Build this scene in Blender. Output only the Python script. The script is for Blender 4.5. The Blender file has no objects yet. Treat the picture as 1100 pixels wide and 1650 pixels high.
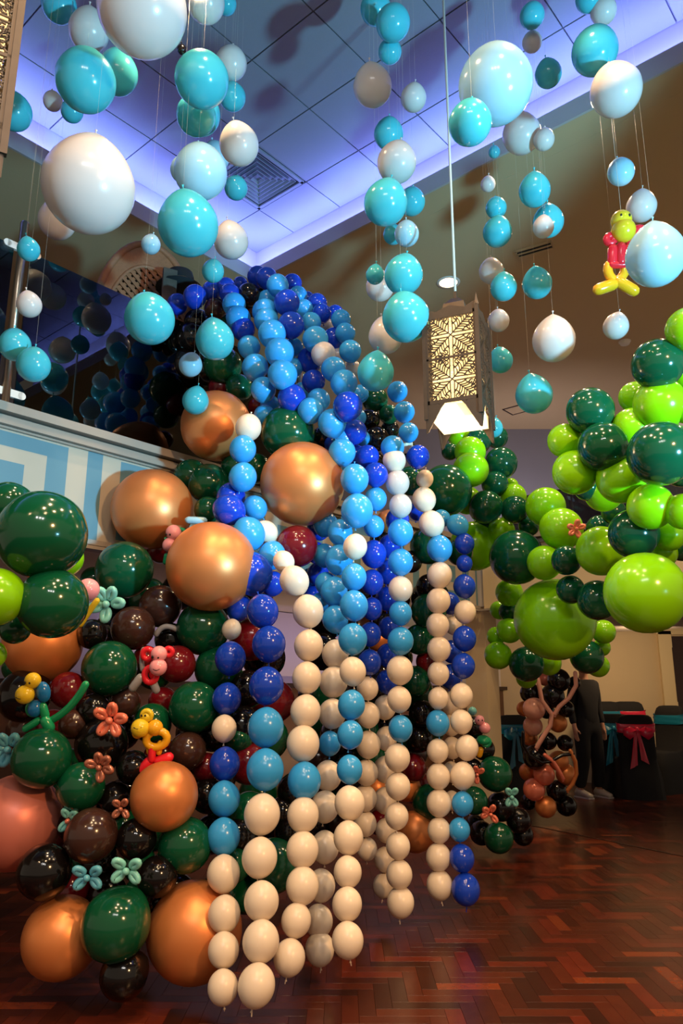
import bpy, bmesh, math, random
from mathutils import Vector, Matrix, Euler, Quaternion
random.seed(7)
sc = bpy.context.scene
COL = sc.collection
PI = math.pi
# ------------------------------------------------------------------ camera
F = 1200.0; PITCH = math.radians(13.8); EYE = 1.25
CP, SP = math.cos(PITCH), math.sin(PITCH)
cd = bpy.data.cameras.new('camera'); cam = bpy.data.objects.new('camera', cd); COL.objects.link(cam)
cd.sensor_fit = 'VERTICAL'; cd.sensor_height = 36.0; cd.lens = F / 1650.0 * 36.0
cam.location = (0, 0, EYE); cam.rotation_euler = (PI / 2 + PITCH, 0, 0)
cd.clip_start = 0.05
sc.camera = cam
sc.view_settings.view_transform = 'Standard'; sc.view_settings.look = 'None'
sc.view_settings.exposure = 0.1; sc.view_settings.gamma = 1.0; sc.view_settings.use_curve_mapping = False
RIGHT = Vector((1, 0, 0)); UPV = Vector((0, -SP, CP)); FWD = Vector((0, CP, SP))
def P(px, py, d):
    """point seen at pixel (px, py) of the 1100x1650 frame, d metres along the view axis"""
    return Vector((0, 0, EYE)) + d * (FWD + RIGHT * ((px - 550) / F) + UPV * ((825 - py) / F))
def on_z(px, py, z):
    r = FWD + RIGHT * ((px - 550) / F) + UPV * ((825 - py) / F)
    return Vector((0, 0, EYE)) + r * ((z - EYE) / r.z)
def proj(p):
    q = Vector(p) - Vector((0, 0, EYE)); z = q.dot(FWD)
    return 550 + F * q.x / z, 825 - F * q.dot(UPV) / z, z
# room axes
UA = math.radians(49.3)
U = Vector((math.cos(UA), math.sin(UA), 0)); V = Vector((U.y, -U.x, 0)); Z = Vector((0, 0, 1))
O = Vector((-0.872, 6.662, 0))                      # plan corner of the raised ceiling
def R3(u, v, z): return O + U * u + V * v + Z * z
ROOM = Matrix((( U.x, V.x, 0), (U.y, V.y, 0), (0, 0, 1))).to_4x4()
Z_LOW, Z_HIGH, Z_MEZ = 5.25, 5.8, 2.8
# ------------------------------------------------------------------ world and lights
w = bpy.data.worlds.new('world'); sc.world = w; w.use_nodes = True
bg = w.node_tree.nodes['Background']; bg.inputs[0].default_value = (1.0, 0.80, 0.60, 1); bg.inputs[1].default_value = 0.34
def lamp(name, kind, loc, energy, color, target=None, **kw):
    l = bpy.data.lights.new(name, kind); l.energy = energy; l.color = color
    for k, x in kw.items(): setattr(l, k, x)
    o = bpy.data.objects.new(name, l); COL.objects.link(o); o.location = loc
    if target is not None:
        o.rotation_euler = (Vector(target) - Vector(loc)).to_track_quat('-Z', 'Y').to_euler()
    return o
WARM = (1.0, 0.66, 0.36)
# cyan stage spot standing low beside the camera, throwing up and across the room
lamp('stage_spot', 'SPOT', (3.5, 0.3, 1.55), 1650, (0.24, 0.72, 1.0), target=(-1.35, 4.6, 5.0), spot_size=math.radians(57), spot_blend=0.35, shadow_soft_size=0.14)
# warm downlights of the ceiling over and behind the camera
DOWN = [(-0.5, 1.2), (0.9, 1.5), (-0.35, 2.3), (1.1, 2.8), (2.3, 2.2), (-2.2, -0.6), (2.6, 4.6), (0.2, 0.2), (1.5, 4.4), (3.9, 5.0), (-0.8, 3.3), (1.75, 5.7)]  # last one is added, to brighten the balloon column
for i, (x, y) in enumerate(DOWN):
    lamp('downlight_beam', 'SPOT', (x, y, 5.1), 145, WARM, target=(x, y, 0), spot_size=math.radians(120), spot_blend=0.8, shadow_soft_size=0.055)
# cool white house light further back
for x in (-0.5, 0.1, 0.7):
    lamp('white_downlight', 'SPOT', (x - 0.2, -1.2, 4.6), 70, (1.0, 0.95, 0.9), target=(0, 3.5, 1.0), spot_size=math.radians(100), spot_blend=0.6, shadow_soft_size=0.05)
# added out-of-view fill lamp, warming the panel, the mound and the strands
lamp('warm_fill', 'SPOT', (2.6, -0.6, 3.3), 500, (1.0, 0.54, 0.22), target=(-1.0, 4.1, 1.5), spot_size=math.radians(66), spot_blend=0.6, shadow_soft_size=0.12)
# violet LED cove behind the ledge of the raised ceiling
def cove(u0, u1, v0, v1, energy):
    c = R3((u0 + u1) / 2, (v0 + v1) / 2, 5.44)
    o = lamp('cove_led', 'AREA', c, energy, (0.21, 0.28, 1.0), shape='RECTANGLE')
    L = max(abs(u1 - u0), abs(v1 - v0)); o.data.size = L; o.data.size_y = 0.05
    along = U if abs(u1 - u0) > abs(v1 - v0) else V
    zc = -Z                                           # lamps shine along local -Z, so local Z points down
    yc = zc.cross(along); m = Matrix((along, yc, zc)).transposed().to_4x4(); m.translation = c
    o.matrix_world = m
cove(0.13, 0.13, -0.1, 7.0, 125)
cove(-7.0, 0.1, -0.13, -0.13, 125)
# violet wash and warm glow on the wall under the gallery
lamp('gallery_wash', 'AREA', R3(1.4, -0.1, 1.98), 9, (0.5, 0.42, 1.0), target=R3(1.4, -0.7, 1.2), shape='RECTANGLE', size=5.0, size_y=0.1)
lamp('bar_glow', 'AREA', R3(2.0, 0.2, 0.5), 14, WARM, target=R3(2.0, -0.7, 1.35), shape='RECTANGLE', size=4.0, size_y=0.1)
lamp('alcove_light', 'AREA', (4.0, 9.7, 2.0), 16, WARM, target=(3.8, 11.5, 1.3), shape='DISK', size=0.3)
lamp('gallery_violet', 'AREA', (2.6, 9.3, 3.0), 34, (0.85, 0.78, 0.95), target=(2.6, 10.9, 3.7), shape='DISK', size=0.4)

# ------------------------------------------------------------------ materials
def lin(c):
    return tuple(((x / 255.0) / 12.92 if x <= 10 else (((x / 255.0) + 0.055) / 1.055) ** 2.4) for x in c) + (1.0,)
MATS = {}
def mat(name, rgb, rough=0.4, metal=0.0, spec=0.5, coat=0.0, trans=0.0, emit=None, noise=0.0, nscale=40.0, bump=0.0, coat_rough=0.05, alpha=1.0):
    m = bpy.data.materials.new(name); m.use_nodes = True; nt = m.node_tree; b = nt.nodes['Principled BSDF']
    col = lin(rgb) if max(rgb) > 1 else tuple(rgb) + (1.0,)
    b.inputs['Base Color'].default_value = col; b.inputs['Roughness'].default_value = rough
    b.inputs['Metallic'].default_value = metal; b.inputs['Specular IOR Level'].default_value = spec
    b.inputs['Coat Weight'].default_value = coat; b.inputs['Coat Roughness'].default_value = coat_rough
    b.inputs['Alpha'].default_value = alpha
    if emit:
        b.inputs['Emission Color'].default_value = lin(emit[0]); b.inputs['Emission Strength'].default_value = emit[1]
    if noise or bump:
        tc = nt.nodes.new('ShaderNodeTexCoord'); n = nt.nodes.new('ShaderNodeTexNoise'); n.inputs['Scale'].default_value = nscale; n.inputs['Detail'].default_value = 4
        nt.links.new(tc.outputs['Object'], n.inputs['Vector'])
        if noise:
            mx = nt.nodes.new('ShaderNodeMix'); mx.data_type = 'RGBA'
            mx.inputs[6].default_value = tuple(x * (1 - noise) for x in col[:3]) + (1,); mx.inputs[7].default_value = tuple(min(1, x * (1 + noise)) for x in col[:3]) + (1,)
            nt.links.new(n.outputs['Fac'], mx.inputs[0]); nt.links.new(mx.outputs[2], b.inputs['Base Color'])
        if bump:
            bp = nt.nodes.new('ShaderNodeBump'); bp.inputs['Strength'].default_value = bump; bp.inputs['Distance'].default_value = 0.005
            nt.links.new(n.outputs['Fac'], bp.inputs['Height']); nt.links.new(bp.outputs['Normal'], b.inputs['Normal'])
    if trans:
        out = nt.nodes['Material Output']; t = nt.nodes.new('ShaderNodeBsdfTranslucent'); t.inputs['Color'].default_value = col
        ms = nt.nodes.new('ShaderNodeMixShader'); ms.inputs[0].default_value = trans
        nt.links.new(b.outputs[0], ms.inputs[1]); nt.links.new(t.outputs[0], ms.inputs[2]); nt.links.new(ms.outputs[0], out.inputs['Surface'])
    MATS[name] = m
    return m
LATEX = dict(rough=0.16, spec=0.5)
PAL = {  # code: (rgb, plain colour word, options)
    'T': ((74, 190, 204), 'turquoise', dict(rough=0.17, trans=0.18)),
    'S': ((168, 214, 232), 'pale aqua', dict(rough=0.18, trans=0.15)),
    'W': ((212, 206, 202), 'white', dict(rough=0.22, trans=0.15)),
    'C': ((238, 222, 200), 'cream', dict(rough=0.30, trans=0.10)),
    'L': ((56, 162, 234), 'sky blue', dict(rough=0.22, trans=0.10)),
    'B': ((22, 62, 186), 'royal blue', dict(rough=0.14)),
    'D': ((10, 76, 48), 'dark green', dict(rough=0.13)),
    'G': ((136, 212, 10), 'lime green', dict(rough=0.18, trans=0.10)),
    'K': ((14, 11, 11), 'black', dict(rough=0.12)),
    'N': ((58, 36, 30), 'dark brown', dict(rough=0.16)),
    'M': ((104, 16, 26), 'maroon', dict(rough=0.15)),
    'O': ((224, 138, 78), 'gold', dict(rough=0.38, metal=0.5)),
    'R': ((212, 122, 104), 'rose gold', dict(rough=0.4, metal=0.35)),
    'V': ((238, 172, 150), 'blush pink', dict(rough=0.28, metal=0.1)),
    'Y': ((228, 196, 40), 'yellow', dict(rough=0.2)),
    'A': ((232, 170, 30), 'amber yellow', dict(rough=0.2)),
    'X': ((226, 38, 52), 'red', dict(rough=0.2)),
    'P': ((240, 160, 168), 'pink', dict(rough=0.22)),
    'I': ((128, 206, 196), 'mint', dict(rough=0.25)),
    'J': ((92, 172, 196), 'dusty blue', dict(rough=0.25)),
    'H': ((236, 130, 104), 'coral', dict(rough=0.22, metal=0.2)),
    'Z': ((178, 112, 90), 'bronze pink', dict(rough=0.25, metal=0.4)),
    'E': ((150, 148, 150), 'grey', dict(rough=0.22)),
    'F': ((24, 150, 100), 'emerald green', dict(rough=0.2)),
    'Q': ((28, 118, 190), 'blue', dict(rough=0.18)),
}
for k, (c, n, o) in PAL.items(): mat('latex_' + n.replace(' ', '_'), c, **o)
def lm(k): return MATS['latex_' + PAL[k][1].replace(' ', '_')]

# ------------------------------------------------------------------ mesh helpers
class MB:
    def __init__(s): s.v = []; s.f = []
    def add(s, vs, fs, m=None):
        n = len(s.v)
        s.v += [tuple(m @ Vector(p)) for p in vs] if m is not None else [tuple(p) for p in vs]
        s.f += [tuple(i + n for i in f) for f in fs]; return s
    def box(s, c, size, m=None):
        x, y, z = (a / 2 for a in size); c = Vector(c)
        vs = [c + Vector((i * x, j * y, k * z)) for i in (-1, 1) for j in (-1, 1) for k in (-1, 1)]
        return s.add(vs, [(0, 1, 3, 2), (4, 6, 7, 5), (0, 4, 5, 1), (2, 3, 7, 6), (0, 2, 6, 4), (1, 5, 7, 3)], m)
    def bar(s, a, b, wd, th, up=Z):
        a = Vector(a); b = Vector(b); d = (b - a); L = d.length; d.normalize()
        x = d.cross(Vector(up)); x = x.normalized() if x.length > 1e-5 else Vector((1, 0, 0)); y = x.cross(d)
        m = Matrix((x, d, y)).transposed().to_4x4(); m.translation = (a + b) / 2
        return s.box((0, 0, 0), (wd, L, th), m)
    def lathe(s, prof, seg=24, m=None, cap=True):
        vs = []; fs = []
        for r, z in prof:
            for i in range(seg):
                a = 2 * PI * i / seg; vs.append((r * math.cos(a), r * math.sin(a), z))
        for j in range(len(prof) - 1):
            for i in range(seg):
                k = (i + 1) % seg; fs.append((j * seg + i, j * seg + k, (j + 1) * seg + k, (j + 1) * seg + i))
        if cap:
            fs.append(tuple(range(seg - 1, -1, -1))); n = (len(prof) - 1) * seg; fs.append(tuple(n + i for i in range(seg)))
        return s.add(vs, fs, m)
    def ball(s, c, r, axis=Z, seg=20, rings=12):
        rx, ry, rz = r if hasattr(r, '__len__') else (r, r, r)
        q = Vector(axis).to_track_quat('Z', 'Y').to_matrix().to_4x4(); q.translation = c
        prof = [(max(1e-4, math.sin(PI * i / rings)), -math.cos(PI * i / rings)) for i in range(rings + 1)]
        return s.lathe(prof, seg, q @ Matrix.Diagonal((rx, ry, rz, 1)), cap=False)
    def tube(s, pts, rad, seg=10, closed=False, round_end=True):
        pts = [Vector(p) for p in pts]; n = len(pts)
        rads = list(rad) if hasattr(rad, '__len__') else [rad] * n
        if round_end and not closed:
            d0 = (pts[0] - pts[1]).normalized(); d1 = (pts[-1] - pts[-2]).normalized()
            pts = [pts[0] + d0 * rads[0] * .95, pts[0] + d0 * rads[0] * .6] + pts + [pts[-1] + d1 * rads[-1] * .6, pts[-1] + d1 * rads[-1] * .95]
            rads = [rads[0] * .3, rads[0] * .8] + rads + [rads[-1] * .8, rads[-1] * .3]; n = len(pts)
        vs = []; fs = []; x = None
        for i in range(n):
            if closed: t = pts[(i + 1) % n] - pts[i - 1]
            else: t = pts[min(i + 1, n - 1)] - pts[max(i - 1, 0)]
            t.normalize()
            if x is None: x = t.orthogonal().normalized()
            x = (x - t * x.dot(t)); x = x.normalized() if x.length > 1e-6 else t.orthogonal().normalized()
            y = t.cross(x)
            for k in range(seg):
                a = 2 * PI * k / seg; vs.append(pts[i] + (x * math.cos(a) + y * math.sin(a)) * rads[i])
        m = n if closed else n - 1
        for i in range(m):
            j = (i + 1) % n
            for k in range(seg):
                l = (k + 1) % seg; fs.append((i * seg + k, i * seg + l, j * seg + l, j * seg + k))
        if not closed:
            fs.append(tuple(range(seg - 1, -1, -1))); fs.append(tuple((n - 1) * seg + k for k in range(seg)))
        return s.add(vs, fs)
    def mesh(s, name, m, smooth=False):
        me = bpy.data.meshes.new(name); me.from_pydata(s.v, [], s.f)
        bm = bmesh.new(); bm.from_mesh(me); bmesh.ops.recalc_face_normals(bm, faces=bm.faces); bm.to_mesh(me); bm.free()
        me.materials.append(m)
        if smooth: me.polygons.foreach_set('use_smooth', [True] * len(me.polygons))
        me.update(); return me
    def build(s, name, m, parent=None, smooth=False):
        return link(name, s.mesh(name, m, smooth), parent)
def link(name, data, parent=None, mw=None):
    o = bpy.data.objects.new(name, data); COL.objects.link(o)
    if parent is not None: o.parent = parent
    if mw is not None: o.matrix_basis = mw
    return o
def world_child(o, parent):                            # mesh data already in world space
    o.parent = parent; o.matrix_parent_inverse = parent.matrix_basis.inverted()
    return o
def tag(o, label, cat, group=None):
    o['label'] = label; o['category'] = cat
    if group: o['group'] = group
    return o
def struct(o): o['kind'] = 'structure'; return o
def empty(name, loc=(0, 0, 0), rot=None):
    o = bpy.data.objects.new(name, None); COL.objects.link(o); o.empty_display_size = 0.1
    m = rot.copy() if rot is not None else Matrix.Identity(4); m.translation = Vector(loc); o.matrix_basis = m
    return o

# ------------------------------------------------------------------ the setting
m_plaster = mat('plaster_beige', (186, 164, 134), rough=0.85, noise=0.04, nscale=3)
m_soffit = mat('soffit_paint', (182, 156, 118), rough=0.8, noise=0.03, nscale=2)
m_trimw = mat('trim_white', (214, 208, 200), rough=0.6)
m_tile = mat('ceiling_tile', (122, 122, 128), rough=0.85, noise=0.03, nscale=60, bump=0.1)
m_grid = mat('ceiling_grid', (104, 104, 116), rough=0.6)
m_wallup = mat('wall_grey', (120, 116, 120), rough=0.8, noise=0.04, nscale=3)
m_wallgal = mat('wall_pale', (205, 196, 190), rough=0.8, noise=0.03, nscale=3)
m_cream = mat('cream_paint', (206, 186, 148), rough=0.7, noise=0.03, nscale=4)
m_darkwood = mat('dark_wood', (46, 24, 14), rough=0.35, noise=0.3, nscale=12)
m_steel = mat('brushed_steel', (150, 140, 128), rough=0.28, metal=1.0)
m_black = mat('matte_black', (12, 12, 13), rough=0.8)
m_wain = mat('wainscot_brown', (92, 58, 36), rough=0.4, noise=0.2, nscale=10)

# floor: herringbone parquet
def wood(name, rgb):
    m = mat(name, rgb, rough=0.27, spec=0.45)
    nt = m.node_tree; b = nt.nodes['Principled BSDF']
    tc = nt.nodes.new('ShaderNodeTexCoord'); mp = nt.nodes.new('ShaderNodeMapping'); mp.inputs['Scale'].default_value = (9, 9, 1)
    n = nt.nodes.new('ShaderNodeTexNoise'); n.inputs['Scale'].default_value = 3; n.inputs['Detail'].default_value = 6
    oi = nt.nodes.new('ShaderNodeObjectInfo'); ad = nt.nodes.new('ShaderNodeVectorMath'); ad.operation = 'ADD'
    nt.links.new(tc.outputs['Object'], ad.inputs[0]); nt.links.new(oi.outputs['Random'], ad.inputs[1]); nt.links.new(ad.outputs[0], mp.inputs['Vector'])
    nt.links.new(mp.outputs[0], n.inputs['Vector'])
    mx = nt.nodes.new('ShaderNodeMix'); mx.data_type = 'RGBA'; c = lin(rgb)
    mx.inputs[6].default_value = tuple(x * .6 for x in c[:3]) + (1,); mx.inputs[7].default_value = tuple(x * 1.35 for x in c[:3]) + (1,)
    nt.links.new(n.outputs['Fac'], mx.inputs[0]); nt.links.new(mx.outputs[2], b.inputs['Base Color'])
    return m
WOODS = [wood('parquet_%s' % n, c) for n, c in (('dark', (64, 25, 13)), ('brown', (80, 32, 16)), ('red', (94, 34, 18)), ('mid', (74, 29, 15)), ('deep', (52, 22, 13)), ('amber', (116, 50, 22)))]
fl = MB().box((1.5, 5.0, -0.035), (15, 17, 0.05)).build('floor', mat('floor_base', (30, 14, 9), rough=0.5)); struct(fl)
PW, PN = 0.07, 4
blocks = []
for j in range(-10, 175):
    for i in range(-60, 110):
        k = (i - j) % (2 * PN)
        if k == 0: blocks.append((i * PW + PW * 2, j * PW + PW / 2 + 1.0, 0))
        elif k == 2 * PN - 1: blocks.append((i * PW + PW / 2, j * PW + PW * 2 + 1.0, 1))
shown = []; rest = []
for b in blocks:
    x, y, o = b
    if not (1.0 < y < 11.6): continue
    px, py, d = proj((x, y, 0))
    if -40 < px < 1140 and py < 1690:
        vis = (px > 560 and py > 1330) or (py > 1560) or (px < 150 and py > 1400) or (px > 850 and py > 1300)
        (shown if vis else rest).append((d, b)) 
    else: rest.append((d, b))
shown.sort(); rest += shown[300:]; shown = shown[:300]
PM = {}
def plank_mesh(o, w_):
    if (o, w_) not in PM:
        a, b = (PN * PW / 2 - .0006, PW / 2 - .0006); c = 0.0003
        if o: a, b = b, a
        vs = [(-a, -b, -.01), (a, -b, -.01), (a, b, -.01), (-a, b, -.01), (-a, -b, -c), (a, -b, -c), (a, b, -c), (-a, b, -c), (-a + c, -b + c, 0), (a - c, -b + c, 0), (a - c, b - c, 0), (-a + c, b - c, 0)]
        fs = [(0, 1, 5, 4), (1, 2, 6, 5), (2, 3, 7, 6), (3, 0, 4, 7), (4, 5, 9, 8), (5, 6, 10, 9), (6, 7, 11, 10), (7, 4, 8, 11), (8, 9, 10, 11)]
        PM[o, w_] = MB().add(vs, fs).mesh('plank', WOODS[w_])
    return PM[o, w_]
def tone(): return random.choices(range(6), (30, 26, 18, 24, 22, 7))[0]
for d, (x, y, o) in shown:
    q = link('plank', plank_mesh(o, tone()), fl); q.location = (x, y, random.uniform(-.0002, .0002))
field = [MB() for _ in WOODS]
for d, (x, y, o) in rest:
    a, b = (PN * PW / 2 - .0006, PW / 2 - .0006)
    if o: a, b = b, a
    h = random.uniform(-.0002, .0002)
    field[tone()].add([(x - a, y - b, h), (x + a, y - b, h), (x + a, y + b, h), (x - a, y + b, h), (x - a, y - b, -.01), (x + a, y - b, -.01), (x + a, y + b, -.01), (x - a, y + b, -.01)],
                      [(0, 1, 2, 3), (0, 4, 5, 1), (1, 5, 6, 2), (2, 6, 7, 3), (3, 7, 4, 0)])
me = bpy.data.meshes.new('parquet'); vs = []; fs = []; mi = []
for k, f in enumerate(field):
    n = len(vs); vs += f.v; fs += [tuple(i + n for i in q) for q in f.f]; mi += [k] * len(f.f)
me.from_pydata(vs, [], fs)
for m in WOODS: me.materials.append(m)
me.polygons.foreach_set('material_index', mi)
pf = link('parquet_field', me, fl); pf['kind'] = 'stuff'
a = on_z(855, 1330, 0); b = on_z(1100, 1380, 0); dd = (b - a).normalized()
struct(MB().bar(a - dd * .2 + Z * .001, b + dd * 1.5 + Z * .001, 0.022, 0.006).build('trim_1', m_darkwood))

# raised ceiling with tiles, ledge, lower ceiling
ceil = MB().box((-3.4, 3.9, Z_HIGH + .03), (7.3, 8.3, 0.02), Matrix.Translation(O) @ ROOM).build('ceiling', m_grid); struct(ceil)
TS = 0.62
tile_me = MB().box((0, 0, 0.01), (TS - .011, TS - .011, 0.02)).mesh('ceiling_tile', m_tile)
diff_uv = None
for i in range(-11, 2):
    for j in range(-1, 13):
        u0, u1 = -0.85 + i * TS, -0.85 + (i + 1) * TS; v0, v1 = 0.30 + j * TS, 0.30 + (j + 1) * TS
        if (i, j) == (0, 0): continue                  # the air diffuser
        if u0 > .25 or v1 < -.25: continue
        cu0, cu1, cv0, cv1 = u0, min(u1, .25), max(v0, -.25), v1
        full = (cu1 - cu0 > TS - .01 and cv1 - cv0 > TS - .01)
        q = link('ceiling_tile', tile_me, ceil)
        m = ROOM.copy(); m.translation = R3((cu0 + cu1) / 2, (cv0 + cv1) / 2, Z_HIGH)
        q.matrix_basis = m @ Matrix.Diagonal(((cu1 - cu0 - .011) / (TS - .011), (cv1 - cv0 - .011) / (TS - .011), 1, 1))
MR = Matrix.Translation(O) @ ROOM
co = MB()
co.box((.26, 3.4, 5.6), (.02, 7.4, .44), MR); co.box((-3.4, -.26, 5.6), (7.4, .02, .44), MR)
m_cof = mat('cove_paint', (166, 160, 160), rough=.7)
struct(co.build('trim_2', m_cof))                      # upright faces of the recess
lg = MB()
us = MB(); us.box((.139, 3.4, Z_LOW + .025), (.24, 7.4, .05), MR); us.box((-3.4, -.139, Z_LOW + .025), (7.3, .24, .05), MR)
struct(us.build('ceiling_ledge', m_soffit))
lg.box((.01, 3.4, Z_LOW + .075), (.02, 7.4, .15), MR); lg.box((-3.4, -.01, Z_LOW + .075), (7.3, .02, .15), MR)
struct(lg.build('trim_3', m_cof))                      # ledge hiding the LED strip
lc = MB()
lc.box((3.26, 2.5, Z_LOW + .05), (6.0, 11.5, .1), MR); lc.box((-3.7, -1.76, Z_LOW + .05), (7.9, 3.0, .1), MR)
struct(lc.build('ceiling_lower', m_soffit))

# four-way air diffuser
dz = Z_HIGH - .004
dif = empty('air_diffuser', R3(-.85 + TS / 2, .30 + TS / 2, dz), ROOM); tag(dif, 'square ceiling air diffuser with nested angled slats in a tiled ceiling', 'vent')
hs = TS / 2 - .012
MB().box((0, 0, .03), (hs * 2, hs * 2, .01)).build('backing', m_black, dif)
fr = MB()
for a_ in range(4):
    fr.box((hs - .012, 0, .004), (.03, hs * 2, .02), Matrix.Rotation(a_ * PI / 2, 4, 'Z'))
fr.build('frame', m_tile, dif)
for k in range(1, 7):
    r_ = hs - .012 - k * .04
    q = MB()
    for a_ in range(4):
        m_ = Matrix.Rotation(a_ * PI / 2, 4, 'Z')
        q.add([(r_, -r_, .0), (r_, r_, .0), (r_ - .013, r_ - .013, .022), (r_ - .013, -r_ + .013, .022), (r_ + .003, -r_ - .003, .002), (r_ + .003, r_ + .003, .002)],
              [(0, 1, 2, 3), (0, 4, 5, 1), (4, 3, 2, 5)], m_)
    q.build('slat', m_tile, dif)

# lower-ceiling fittings
dl = empty('ceiling_downlight', on_z(722, 455, Z_LOW)); tag(dl, 'round glowing recessed downlight in the brown ceiling above the lantern', 'light')
MB().lathe([(.088, -.006), (.115, -.006), (.118, 0), (.088, .0)], 28, cap=False).build('rim', m_trimw, dl, True)
MB().lathe([(.088, -.004), (.088, -.001)], 28).build('lamp_disc', mat('lamp_glow', (255, 226, 170), emit=((255, 214, 150), 14.0)), dl)
lamp('downlight_lamp', 'SPOT', on_z(722, 455, Z_LOW) - Z * .02, 60, WARM, target=on_z(722, 455, Z_LOW) - Z, spot_size=math.radians(130), spot_blend=.6, shadow_soft_size=.08)
a = on_z(832, 410, Z_LOW); b = on_z(890, 393, Z_LOW); dr_ = (b - a).normalized(); nr_ = Vector((-dr_.y, dr_.x, 0))
sv = empty('slot_vent', (a + b) / 2); tag(sv, 'long narrow slot vent set in the brown ceiling', 'vent')
L_ = (b - a).length / 2
MB().bar(-dr_ * L_ - Z * .002, dr_ * L_ - Z * .002, .10, .006).build('backing', m_black, sv)
for o_, w_ in ((-.055, .02), (0, .018), (.055, .02)):
    MB().bar(-dr_ * L_ + nr_ * o_ - Z * .006, dr_ * L_ + nr_ * o_ - Z * .006, w_, .012).build('slat', m_soffit, sv)
for s_ in (-1, 1): MB().bar(dr_ * L_ * s_ - nr_ * .065 - Z * .006, dr_ * L_ * s_ + nr_ * .065 - Z * .006, .02, .012).build('end_cap', m_soffit, sv)
sd = empty('smoke_detector', on_z(1006, 550, Z_LOW)); tag(sd, 'small white round smoke detector on the brown ceiling', 'detector')
MB().lathe([(.035, -.045), (.05, -.04), (.06, -.02), (.065, 0)], 20).build('cover', m_trimw, sd, True)
MB().lathe([(.07, -.008), (.07, 0)], 20).build('base', m_trimw, sd)
hp = empty('ceiling_hatch', on_z(832, 660, Z_LOW)); tag(hp, 'dark thin square speaker hatch in the brown ceiling', 'hatch')
for a_ in range(4): MB().box((.14, 0, -.004), (.02, .30, .008), Matrix.Rotation(a_ * PI / 2 + .85, 4, 'Z')).build('frame_strip', m_darkwood, hp)
MB().box((0, 0, -.002), (.26, .26, .004), Matrix.Rotation(.85, 4, 'Z')).build('panel', m_soffit, hp)

# walls
WALL_V, GAL_V, EDGE_V = -2.9, -0.7, 1.10
struct(MB().box((-1.0, WALL_V, 4.0), (14, .1, 2.6), MR).build('wall_left', m_wallup))
struct(MB().box((3.5, 10.95, 4.1), (13, .1, 2.4)).build('wall_back_upper', m_wallup))
wb = struct(MB().box((3.5, 11.6, 1.45), (13, .1, 2.9)).build('wall_back', m_cream))
wl = struct(MB().box((1.5, GAL_V - .05, 1.72), (13, .1, .78), MR).build('wall_gallery', m_wallgal))
struct(MB().box((1.5, GAL_V - .05, .665), (13, .14, 1.33), MR).build('wall_wainscot', m_wain))
struct(MB().box((1.5, GAL_V + .01, 1.345), (13, .12, .05), MR).build('trim_4', m_darkwood))
# gallery (mezzanine): slab along U, then along V
CU = 0.16 + 2.0                                          # u of the gallery's inner corner
mz = MB(); mz.box((-2.0 + CU - 2.0, (EDGE_V + WALL_V) / 2, 2.45), (8.0, EDGE_V - WALL_V - .04, .66), MR)
struct(mz.build('floor_gallery', m_wallgal))
mz2 = MB(); mz2.box((CU + 2.0, 3.1 + EDGE_V - .5, 2.45), (4.0 - .04, 7.2, .66), MR)
struct(mz2.build('floor_gallery_far', m_wallgal))

# patterned fascia panel below the gallery edge
mp_ = mat('fascia_paint', (190, 180, 160), rough=0.7)
nt = mp_.node_tree; b_ = nt.nodes['Principled BSDF']
tc = nt.nodes.new('ShaderNodeTexCoord'); sp = nt.nodes.new('ShaderNodeSeparateXYZ'); nt.links.new(tc.outputs['Object'], sp.inputs[0])
def mth(op, a, b=None):
    n = nt.nodes.new('ShaderNodeMath'); n.operation = op
    for i, x in enumerate((a, b)):
        if x is None: continue
        if isinstance(x, (int, float)): n.inputs[i].default_value = x
        else: nt.links.new(x, n.inputs[i])
    return n.outputs[0]
per = 0.66
fx = mth('ABSOLUTE', mth('SUBTRACT', mth('FRACT', mth('DIVIDE', mth('ADD', sp.outputs[0], 12.88), 1.1)), .5))
fz = mth('ABSOLUTE', mth('DIVIDE', sp.outputs[2], .36))
mm = mth('MAXIMUM', mth('MULTIPLY', fx, 2.0), fz); st = mth('LESS_THAN', mth('FRACT', mth('MULTIPLY', mm, 2.2)), .5)
mx = nt.nodes.new('ShaderNodeMix'); mx.data_type = 'RGBA'
mx.inputs[6].default_value = lin((178, 168, 150)); mx.inputs[7].default_value = lin((92, 132, 146)); nt.links.new(st, mx.inputs[0]); nt.links.new(mx.outputs[2], b_.inputs['Base Color'])
fas = empty('fascia_panel', R3(-1.44, EDGE_V, 2.4), ROOM); tag(fas, 'cream fascia panel painted with nested square stripes below the glass balustrade', 'panel')
MB().box((0, .005, 0), (7.2, .03, .62)).build('board', mp_, fas)
m_rail = mat('fascia_rail', (150, 140, 128), rough=0.45)
for zz, hh, dp in ((.36, .05, .10), (.315, .02, .06), (.285, .03, .08), (.262, .012, .05), (-.29, .03, .06), (-.325, .02, .09)):
    MB().box((0, dp / 2 - .01, zz), (7.2, dp, hh)).build('rail', m_rail, fas)
fas2 = empty('fascia_panel', R3(CU, EDGE_V + 3.6, 2.4), ROOM @ Matrix.Rotation(PI / 2, 4, 'Z')); tag(fas2, 'cream fascia band of the far gallery behind the lime balloons', 'panel')
MB().box((0, .005, 0), (7.0, .03, .62)).build('board', m_cream, fas2)
for zz, hh, dp in ((.36, .05, .10), (.30, .03, .06), (-.325, .02, .09)):
    MB().box((0, dp / 2 - .01, zz), (7.0, dp, hh)).build('rail', m_rail, fas2)

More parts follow.
